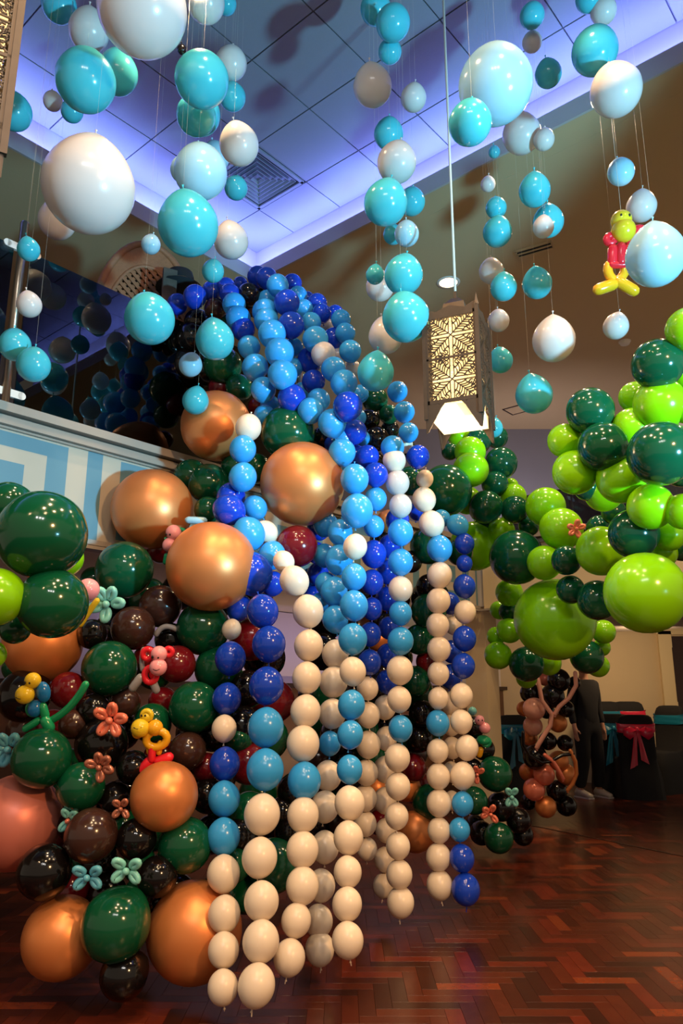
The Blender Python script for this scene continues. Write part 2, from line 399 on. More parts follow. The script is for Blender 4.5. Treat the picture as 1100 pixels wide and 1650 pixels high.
# dark glass balustrades with steel posts and clamps
mg = bpy.data.materials.new('tinted_glass'); mg.use_nodes = True; nt = mg.node_tree; nt.nodes.remove(nt.nodes['Principled BSDF'])
out = nt.nodes['Material Output']; gl = nt.nodes.new('ShaderNodeBsdfGlossy'); gl.inputs['Roughness'].default_value = 0.0; gl.inputs['Color'].default_value = (.75, .8, .85, 1)
tr = nt.nodes.new('ShaderNodeBsdfTransparent'); tr.inputs['Color'].default_value = (.30, .28, .27, 1)
fn = nt.nodes.new('ShaderNodeFresnel'); fn.inputs['IOR'].default_value = 1.9
ms = nt.nodes.new('ShaderNodeMixShader'); nt.links.new(fn.outputs[0], ms.inputs[0]); nt.links.new(tr.outputs[0], ms.inputs[1]); nt.links.new(gl.outputs[0], ms.inputs[2]); nt.links.new(ms.outputs[0], out.inputs['Surface'])
def glass(loc, rot, L, label, h=.98):
    g = empty('glass_balustrade', loc, rot); tag(g, label, 'balustrade')
    MB().box((0, 0, .04 + h / 2), (L, .012, h)).build('pane', mg, g)
    return g
def post(loc, rot, label, h=1.2):
    p = empty('steel_post', loc, rot); tag(p, label, 'post')
    MB().lathe([(.026, 0), (.026, h - .01), (.022, h)], 20).build('tube', m_steel, p, True)
    MB().lathe([(.05, 0), (.05, .012)], 20).build('base_plate', m_steel, p)
    for zz in (.12, h - .18):
        for s_ in (-1, 1):
            MB().box((s_ * .055, .0, zz), (.07, .02, .045)).lathe([(.0225, -.01), (.0225, .01)], 16, Matrix.Translation((s_ * .09, 0, zz)) @ Matrix.Rotation(PI / 2, 4, 'X')).build('clamp', m_trimw, p)
    return p
pu = (on_z(12, 645, Z_MEZ + .04) - O).dot(U)
zb = Z_MEZ - .02
glass(R3(pu + 1.18, EDGE_V - .06, zb), ROOM, 2.26, 'long dark glass balustrade pane reflecting balloons above the striped panel')
glass(R3(pu - 1.18, EDGE_V - .06, zb), ROOM, 2.26, 'dark glass balustrade pane at the outer side of the steel post')
post(R3(pu, EDGE_V - .06, zb), ROOM, 'round steel balustrade post with pale glass clamps')
post(R3(pu + 2.36, EDGE_V - .06, zb), ROOM, 'steel balustrade post hidden behind the balloon cascade')
R90 = ROOM @ Matrix.Rotation(PI / 2, 4, 'Z')
pv = EDGE_V + 2.62
glass(R3(CU + .06, pv - 1.18, zb), R90, 2.26, 'dark low glass pane of the far gallery behind lime balloons', .38)
glass(R3(CU + .06, pv + 1.18, zb), R90, 2.26, 'dark low glass pane of the far gallery towards the door', .38)
post(R3(CU + .06, pv, zb), R90, 'short steel post of the far gallery above the cream band', .46)

# pillar under the gallery corner, door and frame on the back wall
pc = Vector((1.43, 7.75, 0))
struct(MB().box((0, 0, 1.06), (.24, .24, 2.12), Matrix.Translation(pc) @ ROOM).box((0, 0, .06), (.265, .265, .12), Matrix.Translation(pc) @ ROOM).build('wall_pillar', m_cream))
dx = 4.93
dj = MB().box((dx, 11.52, 1.1), (.20, .06, 2.2)).box((dx + 1.25, 11.52, 1.1), (.16, .06, 2.2)).box((dx + .62, 11.52, 2.22), (1.5, .06, .14)).build('trim_5', mat('frame_cream', (226, 206, 160), rough=.6)); struct(dj)
do = struct(MB().box((dx + .63, 11.53, 1.06), (1.06, .05, 2.12)).build('door_1', m_darkwood))
for x_ in (.27, .99): MB().box((dx + x_, 11.50, 1.55), (.36, .03, .8)).box((dx + x_, 11.50, .55), (.36, .03, .8)).build('door_panel', m_darkwood, do)
MB().tube([(dx + .2, 11.49, 1.02), (dx + .2, 11.43, 1.02), (dx + .32, 11.43, 1.02)], .012).build('door_handle', m_steel, do, True)

# ------------------------------------------------------------------ balloons
def profile(kind):
    pr = []
    n = 18
    for i in range(n + 1):
        th = PI * i / n; r = math.sin(th); z = math.cos(th)
        if kind == 'link':
            z *= 1.02; e = abs(math.cos(th)) ** 10
            z += math.copysign(.035 * e, z); r = max(r, .06)
        else:
            k = .16 if kind == 'hang' else .07
            t = max(0, (th - 1.75) / (PI - 1.75)); z -= k * t * t; r *= (1 - .10 * t)
            r = max(r, .03 if i == n else .002)
        pr.append((r, z))
    return pr
BM = {}
def bmesh_for(kind, c):
    if (kind, c) not in BM:
        BM[kind, c] = MB().lathe(profile(kind), 36).mesh('balloon', lm(c), True)
    return BM[kind, c]
KM = {}
def knot_mesh(c):
    if c not in KM:
        KM[c] = MB().lathe([(.35, .6), (.22, .1), (.34, -.1), (.24, -.35), (.42, -.75), (.62, -1.25), (.52, -1.35), (.2, -1.0)], 12).mesh('knot', lm(c), True)
    return KM[c]
m_thread = mat('nylon_thread', (200, 190, 170), rough=.3)
NAMES = {'balloons hanging from the ceiling': 'hanging_balloon', 'linked balloons of the waterfall strands': 'linked_balloon', 'balloons on the crest of the waterfall': 'waterfall_balloon', 'balloons of the jungle mound': 'mound_balloon', 'balloons of the near leafy cluster': 'cluster_balloon', 'balloons of the lime and green arch': 'arch_balloon', 'balloons of the floor column': 'column_balloon'}
ITEMS = []        # things that the label maker looks at: dict(o, px, py, w, c, group)
def balloon(px, py, wpx, d, c, kind='round', axis=None, stretch=1.0, knot=True, both=False, group=None):
    """axis: direction of the tail (knot end)"""
    R = wpx / 2 / F * d
    if axis is None: axis = (FWD * .9 + Vector((random.uniform(-1, 1), random.uniform(-.3, .3), random.uniform(-1, 1)))).normalized()
    q = (-Vector(axis)).to_track_quat('Z', 'Y').to_matrix().to_4x4() @ Matrix.Rotation(random.uniform(0, 6), 4, 'Z')
    m = Matrix.Translation(P(px, py, d)) @ q @ Matrix.Diagonal((R, R, R * stretch, 1))
    o = link(NAMES.get(group, 'balloon'), bmesh_for(kind, c), None, m)
    if knot:
        ks = .011 if R > .09 else .0085
        for sgn in ((-1, 1) if both else (-1,)):
            k = link('knot', knot_mesh(c), o)
            zt = {'hang': -1.16, 'link': -1.05}.get(kind, -1.07)
            kk = Matrix.Translation((0, 0, zt - .25 * ks / R)) @ Matrix.Diagonal((ks / R, ks / R, ks / R / stretch, 1))
            if sgn > 0: kk = Matrix.Rotation(PI, 4, 'X') @ kk
            k.matrix_basis = kk
    ITEMS.append(dict(o=o, px=px, py=py, w=wpx, c=c, group=group, pos=P(px, py, d), R=R))
    return o
def thread(o, p0, p1, name='thread'):
    t = MB().tube([p0, p1], .0003, 4, round_end=False).build(name, m_thread)
    world_child(t, o); return t

# --- hanging balloons
def hang_d(w):
    tb = [(16, 5.6), (22, 5.2), (30, 4.7), (36, 4.5), (45, 4.5), (60, 4.3), (80, 4.0), (100, 3.6), (150, 3.35)]
    if w <= tb[0][0]: return tb[0][1]
    for (a, x), (b, y) in zip(tb, tb[1:]):
        if w <= b: return x + (y - x) * (w - a) / (b - a)
    return tb[-1][1]
HANG = """T 95 8 56|W 143 50 64|W 229 14 144 1.03|T 138 130 96|T 189 118 66|W 85 163 31|T 116 179 36 .1|T 22 180 58|W 143 300 148 1.02|W 92 355 60 .3|
W 331 4 62|T 364 6 34 .2|T 325 128 88 1.0|T 322 184 66 .25|T 316 186 64|W 372 102 52 .2|T 374 156 44 .15|W 385 233 64|S 347 252 46 .3|S 323 277 86|S 295 274 42 -.6|T 380 303 38 .3|T 303 362 98|W 372 388 57 .3|S 243 394 31|T 343 437 36|T 241 514 81|T 346 548 63|S 307 588 38|T 315 646 43|
T 46 402 36 -.8|W 47 491 40 -.75|T 24 556 51 -.7|T 54 588 54 -.75|
T 605 14 50 .2|T 633 37 56|T 628 83 38|W 600 139 63|W 666 158 42|T 626 216 48|W 639 262 64|T 663 325 44 .2|T 621 327 71|T 633 378 32 .1|S 655 377 40|T 604 443 30 -.3|W 612 462 46 .2|T 650 443 63 -.1|T 654 512 78|W 621 542 56 .2|T 605 600 60|
S 798 137 120 1.06|T 757 198 70 -1.15|T 796 245 19|W 786 297 24|T 799 335 34|T 801 374 47|W 791 437 40 .1|T 811 463 43|W 803 517 35 .2|T 806 581 40 .3|T 795 690 30 .5|
T 857 25 40|W 857 68 32|T 883 119 43|W 840 216 62 .4|W 876 225 34|T 861 307 51|T 883 357 50 .1|W 875 366 34 -.3|T 865 457 48|W 892 548 69|T 860 636 60|
T 948 -2 42|W 972 18 42|T 958 82 74|W 992 145 82|S 1000 277 43|W 1033 333 48|S 1056 413 95|W 992 526 41|K 293 80 16 -1.3"""
for row in HANG.replace('\n', '').split('|'):
    t = row.split(); c = t[0]; px, py, w_ = map(float, t[1:4])
    off = 0; s_ = 1.04
    if len(t) > 4:
        x = float(t[4])
        if .99 <= x <= 1.2: s_ = x
        else: off = x
    d = hang_d(w_) + off
    ax = Vector((random.uniform(-.25, .25), random.uniform(-.45, .1), 1)).normalized()
    o = balloon(px, py, w_ * .985, d, c, 'hang', ax, s_, group='balloons hanging from the ceiling')
    p0 = P(px, py, d) + ax * (w_ / 2 / F * d) * 1.15
    uv = (p0 - O); uu, vv = uv.dot(U), uv.dot(V)
    zt = Z_HIGH if (uu < .02 and vv > .0) else Z_LOW
    if zt == Z_HIGH and (uu > .02 or vv < 0): zt = Z_LOW
    thread(o, p0, Vector((p0.x, p0.y, zt)))

# --- linked strands of the waterfall.  rows: colour x y w, top to bottom
ORD = ['', 'first', 'second', 'third', 'fourth', 'fifth', 'sixth', 'seventh', 'eighth', 'ninth', 'tenth', 'eleventh', 'twelfth', 'thirteenth', 'fourteenth', 'fifteenth', 'sixteenth', 'seventeenth', 'eighteenth', 'nineteenth', 'twentieth', 'twenty-first', 'twenty-second', 'twenty-third', 'twenty-fourth', 'twenty-fifth', 'twenty-sixth', 'twenty-seventh', 'twenty-eighth', 'twenty-ninth', 'thirtieth']
STRANDS = {
 'leftmost strand': ((689, 4.35), (1592, 2.86), """C 400 689 42|L 391 724 43|L 391 769 45|B 372 801 46 .12|B 369 822 50|L 411 818 38 .1|L 401 860 52|C 428 858 38 .1|L 438 895 44 .05|B 407 925 65|B 439 941 38 .12|B 386 980 40 .1|C 373 1014 31 .05|B 371 1061 50|B 365 1126 47|C 361 1174 40|B 362 1231 49|L 361 1287 51|L 360 1348 53|C 360 1408 53|C 361 1473 52|C 360 1531 50|C 359 1591 49"""),
 'second strand from the left': ((985, 3.62), (1588, 2.83), """B 423 985 51|B 433 1038 54|B 429 1105 56|L 428 1172 58|L 427 1240 60|C 422 1312 58|C 418 1382 57|C 421 1452 56|C 420 1517 59|C 413 1588 60"""),
 'third strand from the left': ((936, 3.75), (1543, 3.02), """C 457 905 34 .08|C 474 936 47|C 496 985 50|C 497 1040 47|C 494 1092 47|C 492 1146 49|C 488 1198 53|L 490 1258 54|C 488 1313 51|C 487 1369 52|C 487 1427 53|C 477 1483 48|C 466 1543 51"""),
 'fourth strand from the left': ((855, 4.2), (1530, 3.36), """L 548 858 40|L 546 902 46|L 538 953 44|L 540 998 42|C 540 1054 43|C 537 1099 46|C 535 1150 44|L 531 1198 36|C 528 1250 44|C 523 1300 46|C 523 1365 46|C 517 1427 46|C 513 1484 46|C 515 1529 47"""),
 'fifth strand from the left': ((772, 4.15), (1515, 3.12), """L 571 772 46|L 575 823 52|C 572 881 39|L 570 930 41|L 570 976 46|L 568 1030 47|C 568 1082 43|L 566 1136 44|L 564 1184 42|L 563 1240 42|C 563 1294 49|C 561 1350 48|C 560 1405 45|C 559 1457 48|C 560 1515 51"""),
 'sixth strand from the left': ((803, 4.35), (1368, 4.2), """L 605 804 36|L 602 848 34|B 602 893 42|B 599 938 38|B 599 981 34|B 596 1022 36|B 595 1067 38|C 592 1109 35|C 593 1152 38|C 593 1200 40|C 590 1245 38|C 588 1286 38|C 588 1327 37|C 591 1368 33"""),
 'seventh strand from the left': ((840, 4.6), (1427, 4.3), """B 640 838 38|B 627 880 36|B 624 922 36|B 622 965 36|B 626 1012 34|B 624 1056 35|B 623 1099 35|C 620 1140 36|C 622 1190 35|C 620 1240 38|C 620 1290 38|C 622 1338 35|C 620 1385 35|C 618 1427 35"""),
 'eighth strand from the left': ((742, 4.4), (1454, 3.95), """C 635 742 37|W 640 778 39|W 645 815 37|L 645 858 41|L 645 906 41|C 645 949 39|L 645 988 37|L 645 1033 42|C 644 1080 43|C 643 1127 39|L 645 1174 39|C 640 1221 41|C 641 1267 40|C 639 1315 38|C 641 1363 39|C 643 1409 42|C 645 1454 44"""),
 'second strand from the right': ((771, 4.7), (1426, 4.25), """C 684 772 28|C 683 805 38|C 695 844 41|L 708 884 41|C 708 927 40|C 706 968 39|C 705 1007 37|C 707 1046 38|C 706 1085 35|C 706 1125 33|L 705 1165 38|C 705 1210 35|C 706 1251 38|C 707 1294 40|C 707 1338 37|C 706 1381 40|C 708 1426 42"""),
 'rightmost strand': ((846, 4.75), (1433, 4.2), """L 711 835 28 .1|L 737 846 34|B 748 876 32|B 748 908 26|B 748 945 36|C 749 986 35|B 748 1029 38|B 746 1073 38|C 743 1121 37|C 743 1163 36|C 752 1205 37|C 745 1250 40|L 745 1295 35|L 740 1337 34|B 744 1383 40|B 750 1433 46"""),
 'short strand behind the rightmost one': ((975, 4.95), (1295, 4.7), """B 724 972 34|C 730 1008 28|B 727 1050 34|B 725 1090 36|C 726 1133 34|C 727 1168 32|C 728 1205 32|C 727 1244 30|C 728 1290 28"""),
}
for nm, ((y0, d0), (y1, d1), txt) in STRANDS.items():
    rows = [r.split() for r in txt.split('|')]
    pts = [(float(r[1]), float(r[2])) for r in rows]
    n = len(rows)
    for i, r in enumerate(rows):
        c = r[0]; px, py, w_ = map(float, r[1:4]); off = float(r[4]) if len(r) > 4 else 0
        d = d0 + (d1 - d0) * (py - y0) / (y1 - y0) + off
        a = pts[max(0, i - 1)]; b = pts[min(n - 1, i + 1)]
        ax = Vector((b[0] - a[0], 0, -(b[1] - a[1]))).normalized()
        ax = (ax + Vector((random.uniform(-.12, .12), random.uniform(-.1, .1), 0))).normalized()
        o = balloon(px, py, w_, d, c, 'link', ax, 1.05, knot=True, both=(i == 0), group='linked balloons of the waterfall strands')
        if i == n - 1:
            st_ = MB().tube([(0, 0, -1.0), (.05, .03, -1.38)], .035, 6).build('tail', lm(c), o, True)
        k = n - i
        col = PAL[c][1]
        o['label'] = ('lowest ' + col + ' balloon ending the ' + nm) if k == 1 else f'{col} balloon, {ORD[k]} up from the floor end of the {nm}'
        if nm.startswith('short'): o['label'] = f'{col} balloon, {ORD[k]} from the bottom of the {nm}' if k > 1 else f'lowest {col} balloon of the {nm}'
        o['category'] = 'balloon'; o['group'] = 'linked balloons of the waterfall strands'
        ITEMS[-1]['done'] = True

# --- crest of the waterfall (colour x y w [depth offset])
CREST = """B 286 490 34 .3|B 314 478 38 .15|B 341 469 32 .15|B 364 463 31 .12|B 370 474 33|B 387 458 24 .2|K 401 476 39 .1|N 404 497 27 .1|N 347 498 36 .2|L 377 491 38|L 384 513 40|B 392 531 38|L 401 559 37|L 411 592 43|L 424 628 41|
B 415 446 34 .15|B 430 449 36 .05|L 447 460 36 -.1|B 471 457 31 .15|L 480 476 30 .1|L 431 485 35 .1|B 462 488 42 -.1|L 427 503 42|L 429 517 40 -.05|L 489 498 31 .05|B 511 489 32 .1|B 518 505 31|B 496 481 22 .25|B 540 505 27 .2|L 549 515 32|B 469 524 43 -.05|L 501 520 33|W 525 525 25 .15|L 438 538 45 -.1|L 556 537 33|L 508 547 42 -.05|B 538 546 36 .15|L 473 560 31 .1|L 450 568 47 -.1|L 564 566 36|W 521 571 40 -.05|W 544 572 28 .15|B 500 580 42 .2|L 537 595 40 -.1|W 566 593 28 .1|L 474 592 30 .1|L 455 604 48 -.1|B 505 615 38 .1|L 554 618 44 -.1|
B 470 642 46|L 435 653 32 .15|L 426 670 35 .1|L 486 630 28 .2|L 513 645 38 .05|L 500 662 42 -.02|L 535 682 46|B 560 655 48 -.12|L 579 635 30 .15|L 575 673 30 .15|L 557 688 32 .1|B 571 696 40 .1|L 583 706 26 .2|L 553 707 36 .1|L 551 729 44|B 574 733 32 .15|B 592 736 38 .1|B 605 765 40 .1|L 558 752 30 .2|B 536 716 28 .2|
L 640 631 33 .1|L 651 664 34 .1|L 658 697 32 .1|B 673 736 38 .25|C 651 716 28 .2|L 632 721 38 .05|B 672 824 30 .7|
B 514 850 40 .5|B 508 890 34 .5|L 524 845 40 .3|L 522 895 38 .35|B 512 925 36 .5|L 525 940 36 .3|L 516 970 30 .35|Q 500 930 30 .5|B 505 960 34 .6"""
for row in CREST.replace('\n', '').split('|'):
    t = row.split(); c = t[0]; px, py, w_ = map(float, t[1:4]); off = float(t[4]) if len(t) > 4 else 0
    d = 5.0 - (py - 450) * .0024 + max(-.1, min(.2, (40 - w_) * .01)) + off
    ax = Vector((random.uniform(-.3, .3), random.uniform(-.2, .8), -1)).normalized()
    balloon(px, py, w_, d, c, 'round', ax, 1.02, knot=random.random() < .4, group='balloons on the crest of the waterfall')

# --- jungle mound behind and beside the strands
MOUND = """O 348 686 114 4.75|O 246 820 130 4.45|O 487 779 136 4.35|O 341 912 144 3.95|D 463 697 88 4.55|D 336 780 66 4.6|D 308 768 56 4.75|D 382 752 52 4.75|D 412 755 50 4.7|D 335 822 44 4.4|M 478 880 68 4.2|M 405 1030 70 4.1|M 260 885 46 4.5|
D 201 918 92 4.1|D 150 933 40 4.5|D 359 589 62 5.05|D 352 520 40 5.2|D 385 625 44 5.0|M 355 625 40 5.1|M 416 655 34 4.95|K 310 545 52 5.25|K 300 590 56 5.25|K 330 600 44 5.25|K 318 520 44 5.3|K 440 690 46 4.8|K 520 705 36 4.75|M 515 720 40 4.8|
K 595 676 34 4.85|D 626 668 32 4.9|K 628 692 30 4.95|K 606 707 42 4.8|D 604 644 42 4.95|K 650 720 36 5.1|D 661 775 48 4.95|D 718 790 84 5.1|K 600 745 40 4.9|O 625 840 38 4.9|D 690 880 60 5.0|D 740 890 44 5.1|D 676 1030 50 4.9|D 690 985 58 4.9|M 690 1066 40 4.95|D 668 1098 50 4.9|K 690 945 40 4.95|K 680 1150 44 4.9|K 675 1190 44 4.9|M 665 1237 44 4.85|O 655 1268 46 4.9|O 668 1340 64 4.75|D 692 1292 56 4.8|O 610 1030 40 4.9|K 615 870 40 4.95|N 662 905 36 5.0|D 575 1175 70 4.7|O 605 1270 50 4.8|M 612 1325 40 4.8|
O 70 1036 124 3.75|N 258 977 68 4.05|N 214 1012 70 3.85|K 148 1022 48 3.75|D 176 1077 88 3.65|D 327 1012 86 4.0|M 285 1070 60 3.85|D 352 1078 76 3.95|K 275 1030 52 4.05|D 313 1140 82 3.7|D 245 1165 62 3.7|N 302 1210 60 3.6|M 333 1237 46 3.65|K 335 1282 56 3.6|M 110 1112 58 3.6|K 40 1121 84 3.6|K 150 1145 54 3.55|N 202 1132 48 3.65|N 118 1167 46 3.5|K 163 1200 84 3.5|K 214 1237 54 3.4|M 262 1130 46 3.85|K 205 1085 50 3.85|M 235 1060 40 3.9|K 345 1180 60 3.8|
D 67 1222 94 3.3|D 130 1268 76 3.3|R 25 1324 146 3.35|N 147 1346 84 3.15|K 220 1352 64 3.2|K 72 1404 86 3.1|O 264 1283 108 3.25|D 298 1362 86 3.25|K 253 1412 64 3.15|D 187 1489 110 3.0|O 99 1510 124 3.10|O 313 1500 152 3.18|K 200 1570 76 2.98|K 185 1290 60 3.4|K 118 1330 50 3.35|D 375 1395 56 3.4|D 440 1395 84 3.5|M 400 1230 66 3.7|K 390 1170 64 3.75|K 475 1275 58 3.75|K 470 1340 56 3.65|D 400 1310 66 3.6|D 395 1440 60 3.5|K 400 1110 60 3.9|D 385 1190 46 3.7|K 455 1310 50 3.7|K 385 1350 60 3.5|K 270 1460 70 3.25|K 425 1060 70 4.3|M 440 1130 70 4.3|D 430 1190 70 4.2|K 520 1050 60 4.9|D 530 1120 60 4.7|K 545 1185 60 4.6|K 610 1100 60 4.9|D 650 1180 56 5.0|K 640 1060 50 5.1|D 600 1220 56 4.9|K 560 1250 60 4.6|D 350 1440 60 3.3|
D 797 1247 55 6.1|D 763 1290 44 6.0|K 806 1300 46 6.1|K 835 1322 40 6.1|D 803 1350 48 5.95|K 775 1342 38 6.1|K 842 1345 34 6.15|K 762 1172 36 6.2|K 779 1207 36 6.25|K 760 1240 36 6.2|K 765 1330 34 6.2|C 757 1392 0 0"""
for row in MOUND.replace('\n', '').split('|'):
    t = row.split(); c = t[0]; px, py, w_, d = map(float, t[1:5])
    if not w_: continue
    balloon(px, py, w_, d, c, 'round', None, 1.02, knot=False, group='balloons of the jungle mound')

# dark balloons further in, filling the mound's depth
def fill_d(px, py):
    return (3.1 + (1510 - py) * .0019 if px < 380 else 4.75) + .38
rnd = random.Random(3)
for px0, py0, px1, py1 in ((30, 1075, 330, 1380), (110, 1390, 330, 1530), (180, 960, 420, 1060), (395, 960, 450, 1350), (505, 960, 700, 1340), (340, 1090, 400, 1400)):
    y = py0
    while y <= py1:
        x = px0 + rnd.uniform(0, 20)
        while x <= px1:
            jx, jy = x + rnd.uniform(-9, 9), y + rnd.uniform(-9, 9)
            if not any(math.hypot(q['px'] - jx, q['py'] - jy) < q['w'] * .34 and q['group'] == 'balloons of the jungle mound' for q in ITEMS):
                balloon(jx, jy, rnd.uniform(54, 66), fill_d(jx, jy), rnd.choices('KDNM', (5, 4, 2, 1))[0], 'round', None, 1.02, knot=False, group='balloons of the jungle mound')
            x += 54
        y += 52
# --- near canopy at the left, arch of lime and green at the right
CANOPY = """D 68 861 142 2.95|D 14 816 80 3.1|G -8 962 94 2.8|D 85 972 112 2.9|D 25 1012 50 3.05|G -12 1055 44 2.95|G 104 900 60 3.35|P 142 950 36 3.5"""
ARCH = """D 1059 587 82 3.7|G 1108 531 70 3.6|G 1022 640 50 3.95|G 1063 652 84 3.75|G 1018 690 66 3.85|D 951 663 76 3.9|G 909 710 54 4.0|G 926 761 72 3.9|D 971 720 80 3.75|D 1064 731 104 3.45|G 1000 772 78 3.75|G 1102 607 36 3.9|G 1107 658 50 3.7|G 1048 816 74 3.6|G 1100 824 58 3.5|D 1021 860 80 3.75|G 1078 862 52 3.75|G 1066 890 50 3.9|G 1040 955 130 3.55|G 968 888 80 4.3|D 912 903 48 4.5|D 919 950 46 4.55|D 962 967 64 4.4|G 877 907 56 4.75|G 904 852 68 4.8|G 879 817 64 5.0|G 890 843 42 5.0|D 988 825 40 4.6|D 966 852 44 4.8|D 1098 882 44 3.9|D 946 785 44 4.2|G 972 795 60 4.2|D 1098 760 50 3.8|
G 758 757 57 5.2|G 757 728 50 5.35|D 807 746 52 5.5|D 797 780 43 5.4|D 782 817 54 5.2|G 752 806 46 5.35|D 829 821 45 5.2|G 827 800 42 5.4|G 822 783 26 5.6|G 807 856 44 5.4|D 832 898 88 5.0|D 852 847 34 5.3|G 765 880 80 5.5|D 725 728 28 5.5|D 770 711 42 5.7|G 738 702 36 5.8|D 800 705 36 5.8|D 780 850 40 5.5|
G 894 998 130 4.9|D 848 1070 56 5.3|G 802 1056 44 5.4|G 820 1016 40 5.35|G 799 1025 30 5.5|G 820 955 44 5.4|D 818 985 30 5.5|G 804 983 30 5.6|G 884 1068 40 5.5|D 945 1058 54 5.3|G 972 1018 38 5.3|G 969 1043 28 5.4|G 963 1073 36 5.5|D 860 1020 40 5.5|G 848 1092 34 5.6"""
for txt, grp in ((CANOPY, 'balloons of the near leafy cluster'), (ARCH, 'balloons of the lime and green arch')):
    for row in txt.replace('\n', '').split('|'):
        t = row.split(); c = t[0]; px, py, w_, d = map(float, t[1:5])
        balloon(px, py, w_, d, c, 'round', None, 1.03, knot=False, group=grp)
# --- balloon column on the floor at the right
COLUMN = """K 854 1117 33|K 900 1096 37|K 890 1121 38|H 878 1094 22|V 860 1142 36|O 844 1142 24|K 911 1142 27|V 858 1170 31|O 898 1165 30|K 882 1194 29|O 853 1189 25|K 910 1197 26|K 862 1220 39|O 900 1226 32|O 850 1244 28|H 876 1248 34|O 912 1248 33|H 860 1272 35|K 897 1274 33|O 879 1300 34|K 912 1298 33|K 851 1292 26|K 880 1145 26|K 925 1100 20"""
for i, row in enumerate(COLUMN.split('|')):
    t = row.split(); px, py, w_ = map(float, t[1:4])
    balloon(px, py, w_, 7.45 + (.15 if i in (3, 5, 10, 14, 21, 22) else 0) - (.1 if w_ > 33 else 0), t[0], 'round', None, 1.02, knot=False, group='balloons of the floor column')

# ------------------------------------------------------------------ twisted balloon figures
def fig_frame(px, py, d):
    """a frame facing the room's middle at that point; local units are picture pixels at that depth"""
    s = d / F
    m = Matrix((RIGHT, UPV, -FWD)).transposed().to_4x4() @ Matrix.Diagonal((s, s, s, 1)); m.translation = P(px, py, d)
    return m
FIGS = []
def figure(name, px, py, d, label, cat, group=None):
    e = bpy.data.objects.new(name, None); COL.objects.link(e); e.matrix_basis = fig_frame(px, py, d); e.empty_display_size = 5
    tag(e, label, cat, group); e['_p'] = (px, py); FIGS.append((e, px, py))
    return e
def L_(e, pts): px, py = e['_p'][0], e['_p'][1]; return [Vector((p[0] - px, py - p[1], p[2] if len(p) > 2 else 0)) for p in pts]
def bub(e, name, c, x, y, r, z=0, ry=None, ang=0):
    """round or oval bubble"""
    q = MB().ball((0, 0, 0), (r, ry or r, r)); o = q.build(name, lm(c), e, True)
    o.matrix_basis = Matrix.Translation(L_(e, [(x, y, z)])[0]) @ Matrix.Rotation(math.radians(ang), 4, 'Z'); return o
def cap(e, name, c, pts, r, taper=None):
    pl = L_(e, pts)
    if len(pl) == 3:                                     # smooth bend
        a, b, k = pl; pl = [a * (1 - t) ** 2 + b * 2 * t * (1 - t) + k * t * t for t in [i / 8 for i in range(9)]]
    return MB().tube(pl, r, 12).build(name, lm(c), e, True)
def ring(e, name, c, x, y, r, rt, z=0, sx=1, ang=0):
    ca, sa = math.cos(math.radians(ang)), math.sin(math.radians(ang)); b = L_(e, [(x, y, z)])[0]
    pts = [b + Vector((r * sx * math.cos(t) * ca - r * math.sin(t) * sa, r * sx * math.cos(t) * sa + r * math.sin(t) * ca, 0)) for t in [2 * PI * i / 16 for i in range(16)]]
    return MB().tube(pts, rt, 10, closed=True).build(name, lm(c), e, True)
m_ink = mat('marker_ink', (10, 8, 8), rough=.6)
def eyes(e, x, y, z, s=2.2, dx=5):
    for k in (-1, 1):
        o = MB().ball((0, 0, 0), (s, s * 1.3, 1.2)).build('eye', m_ink, e, True); o.location = L_(e, [(x + k * dx, y, z)])[0]
def smile(e, x, y, z, w_=6):
    pts = [(x + w_ * t, y - 2.0 * (t * t) + 1.5, z - abs(t) * w_ * .25) for t in (-1, -.5, 0, .5, 1)]
    MB().tube(L_(e, pts), .6, 6).build('smile', m_ink, e)
def flower(px, py, d, size, c, angs, label, c2=None):
    e = figure('balloon_flower', px, py, d, label, 'flower', 'twisted balloon flowers on the mound')
    r = size / 2
    for a in angs:
        ca, sa = math.cos(math.radians(a)), math.sin(math.radians(a))
        pts = []
        for t in [2 * PI * i / 14 for i in range(14)]:
            lx = r * .58 + r * .27 * math.cos(t); ly = r * .15 * math.sin(t)
            pts.append(Vector((lx * ca - ly * sa, lx * sa + ly * ca, r * .1 * math.cos(t))))
        MB().tube(pts, r * .17, 10, closed=True).build('petal', lm(c), e, True)
    bub(e, 'centre', c2 or c, px, py, r * .2, r * .16)
    return e
flower(172, 973, 3.62, 62, 'I', (118, 66, 4, 264, 195), 'mint five-petal balloon flower above the dark brown balloon', 'I')
flower(177, 1160, 3.35, 60, 'H', (145, 78, 8, 300, 232), 'coral balloon flower with shiny petals over black balloons')
flower(160, 1236, 3.22, 50, 'Z', (160, 95, 45, 345, 275), 'bronze pink balloon flower beside dark green balloons')
flower(195, 1303, 3.12, 38, 'Z', (130, 60, 225, 310), 'small bronze flower tucked beside the round gold balloon')
flower(141, 1413, 3.02, 56, 'J', (35, 145, 220, 325), 'dusty blue balloon flower above the lower gold balloon')
flower(204, 1402, 2.98, 58, 'I', (35, 140, 215, 318), 'pale mint balloon flower resting on a dark green balloon')
flower(14, 1207, 3.35, 60, 'J', (60, 120, 250, 330, 190), 'teal flower beside the dark green balloon at the edge')
flower(110, 1322, 3.24, 44, 'I', (50, 110, 230, 290), 'mint flower with an orange centre behind the brown balloon', 'H')
flower(824, 1284, 5.9, 34, 'I', (120, 60, 300, 240), 'small mint flower on the black balloons near the pillar')
flower(790, 1312, 5.85, 34, 'H', (140, 70, 190, 310), 'small coral flower low on the balloons near the pillar')
flower(768, 1248, 5.85, 30, 'H', (100, 40, 270), 'coral flower half hidden behind the rightmost cream strand')
flower(928, 852, 4.6, 32, 'H', (160, 80, 20, 290, 220), 'coral flower lying on a lime balloon of the arch')
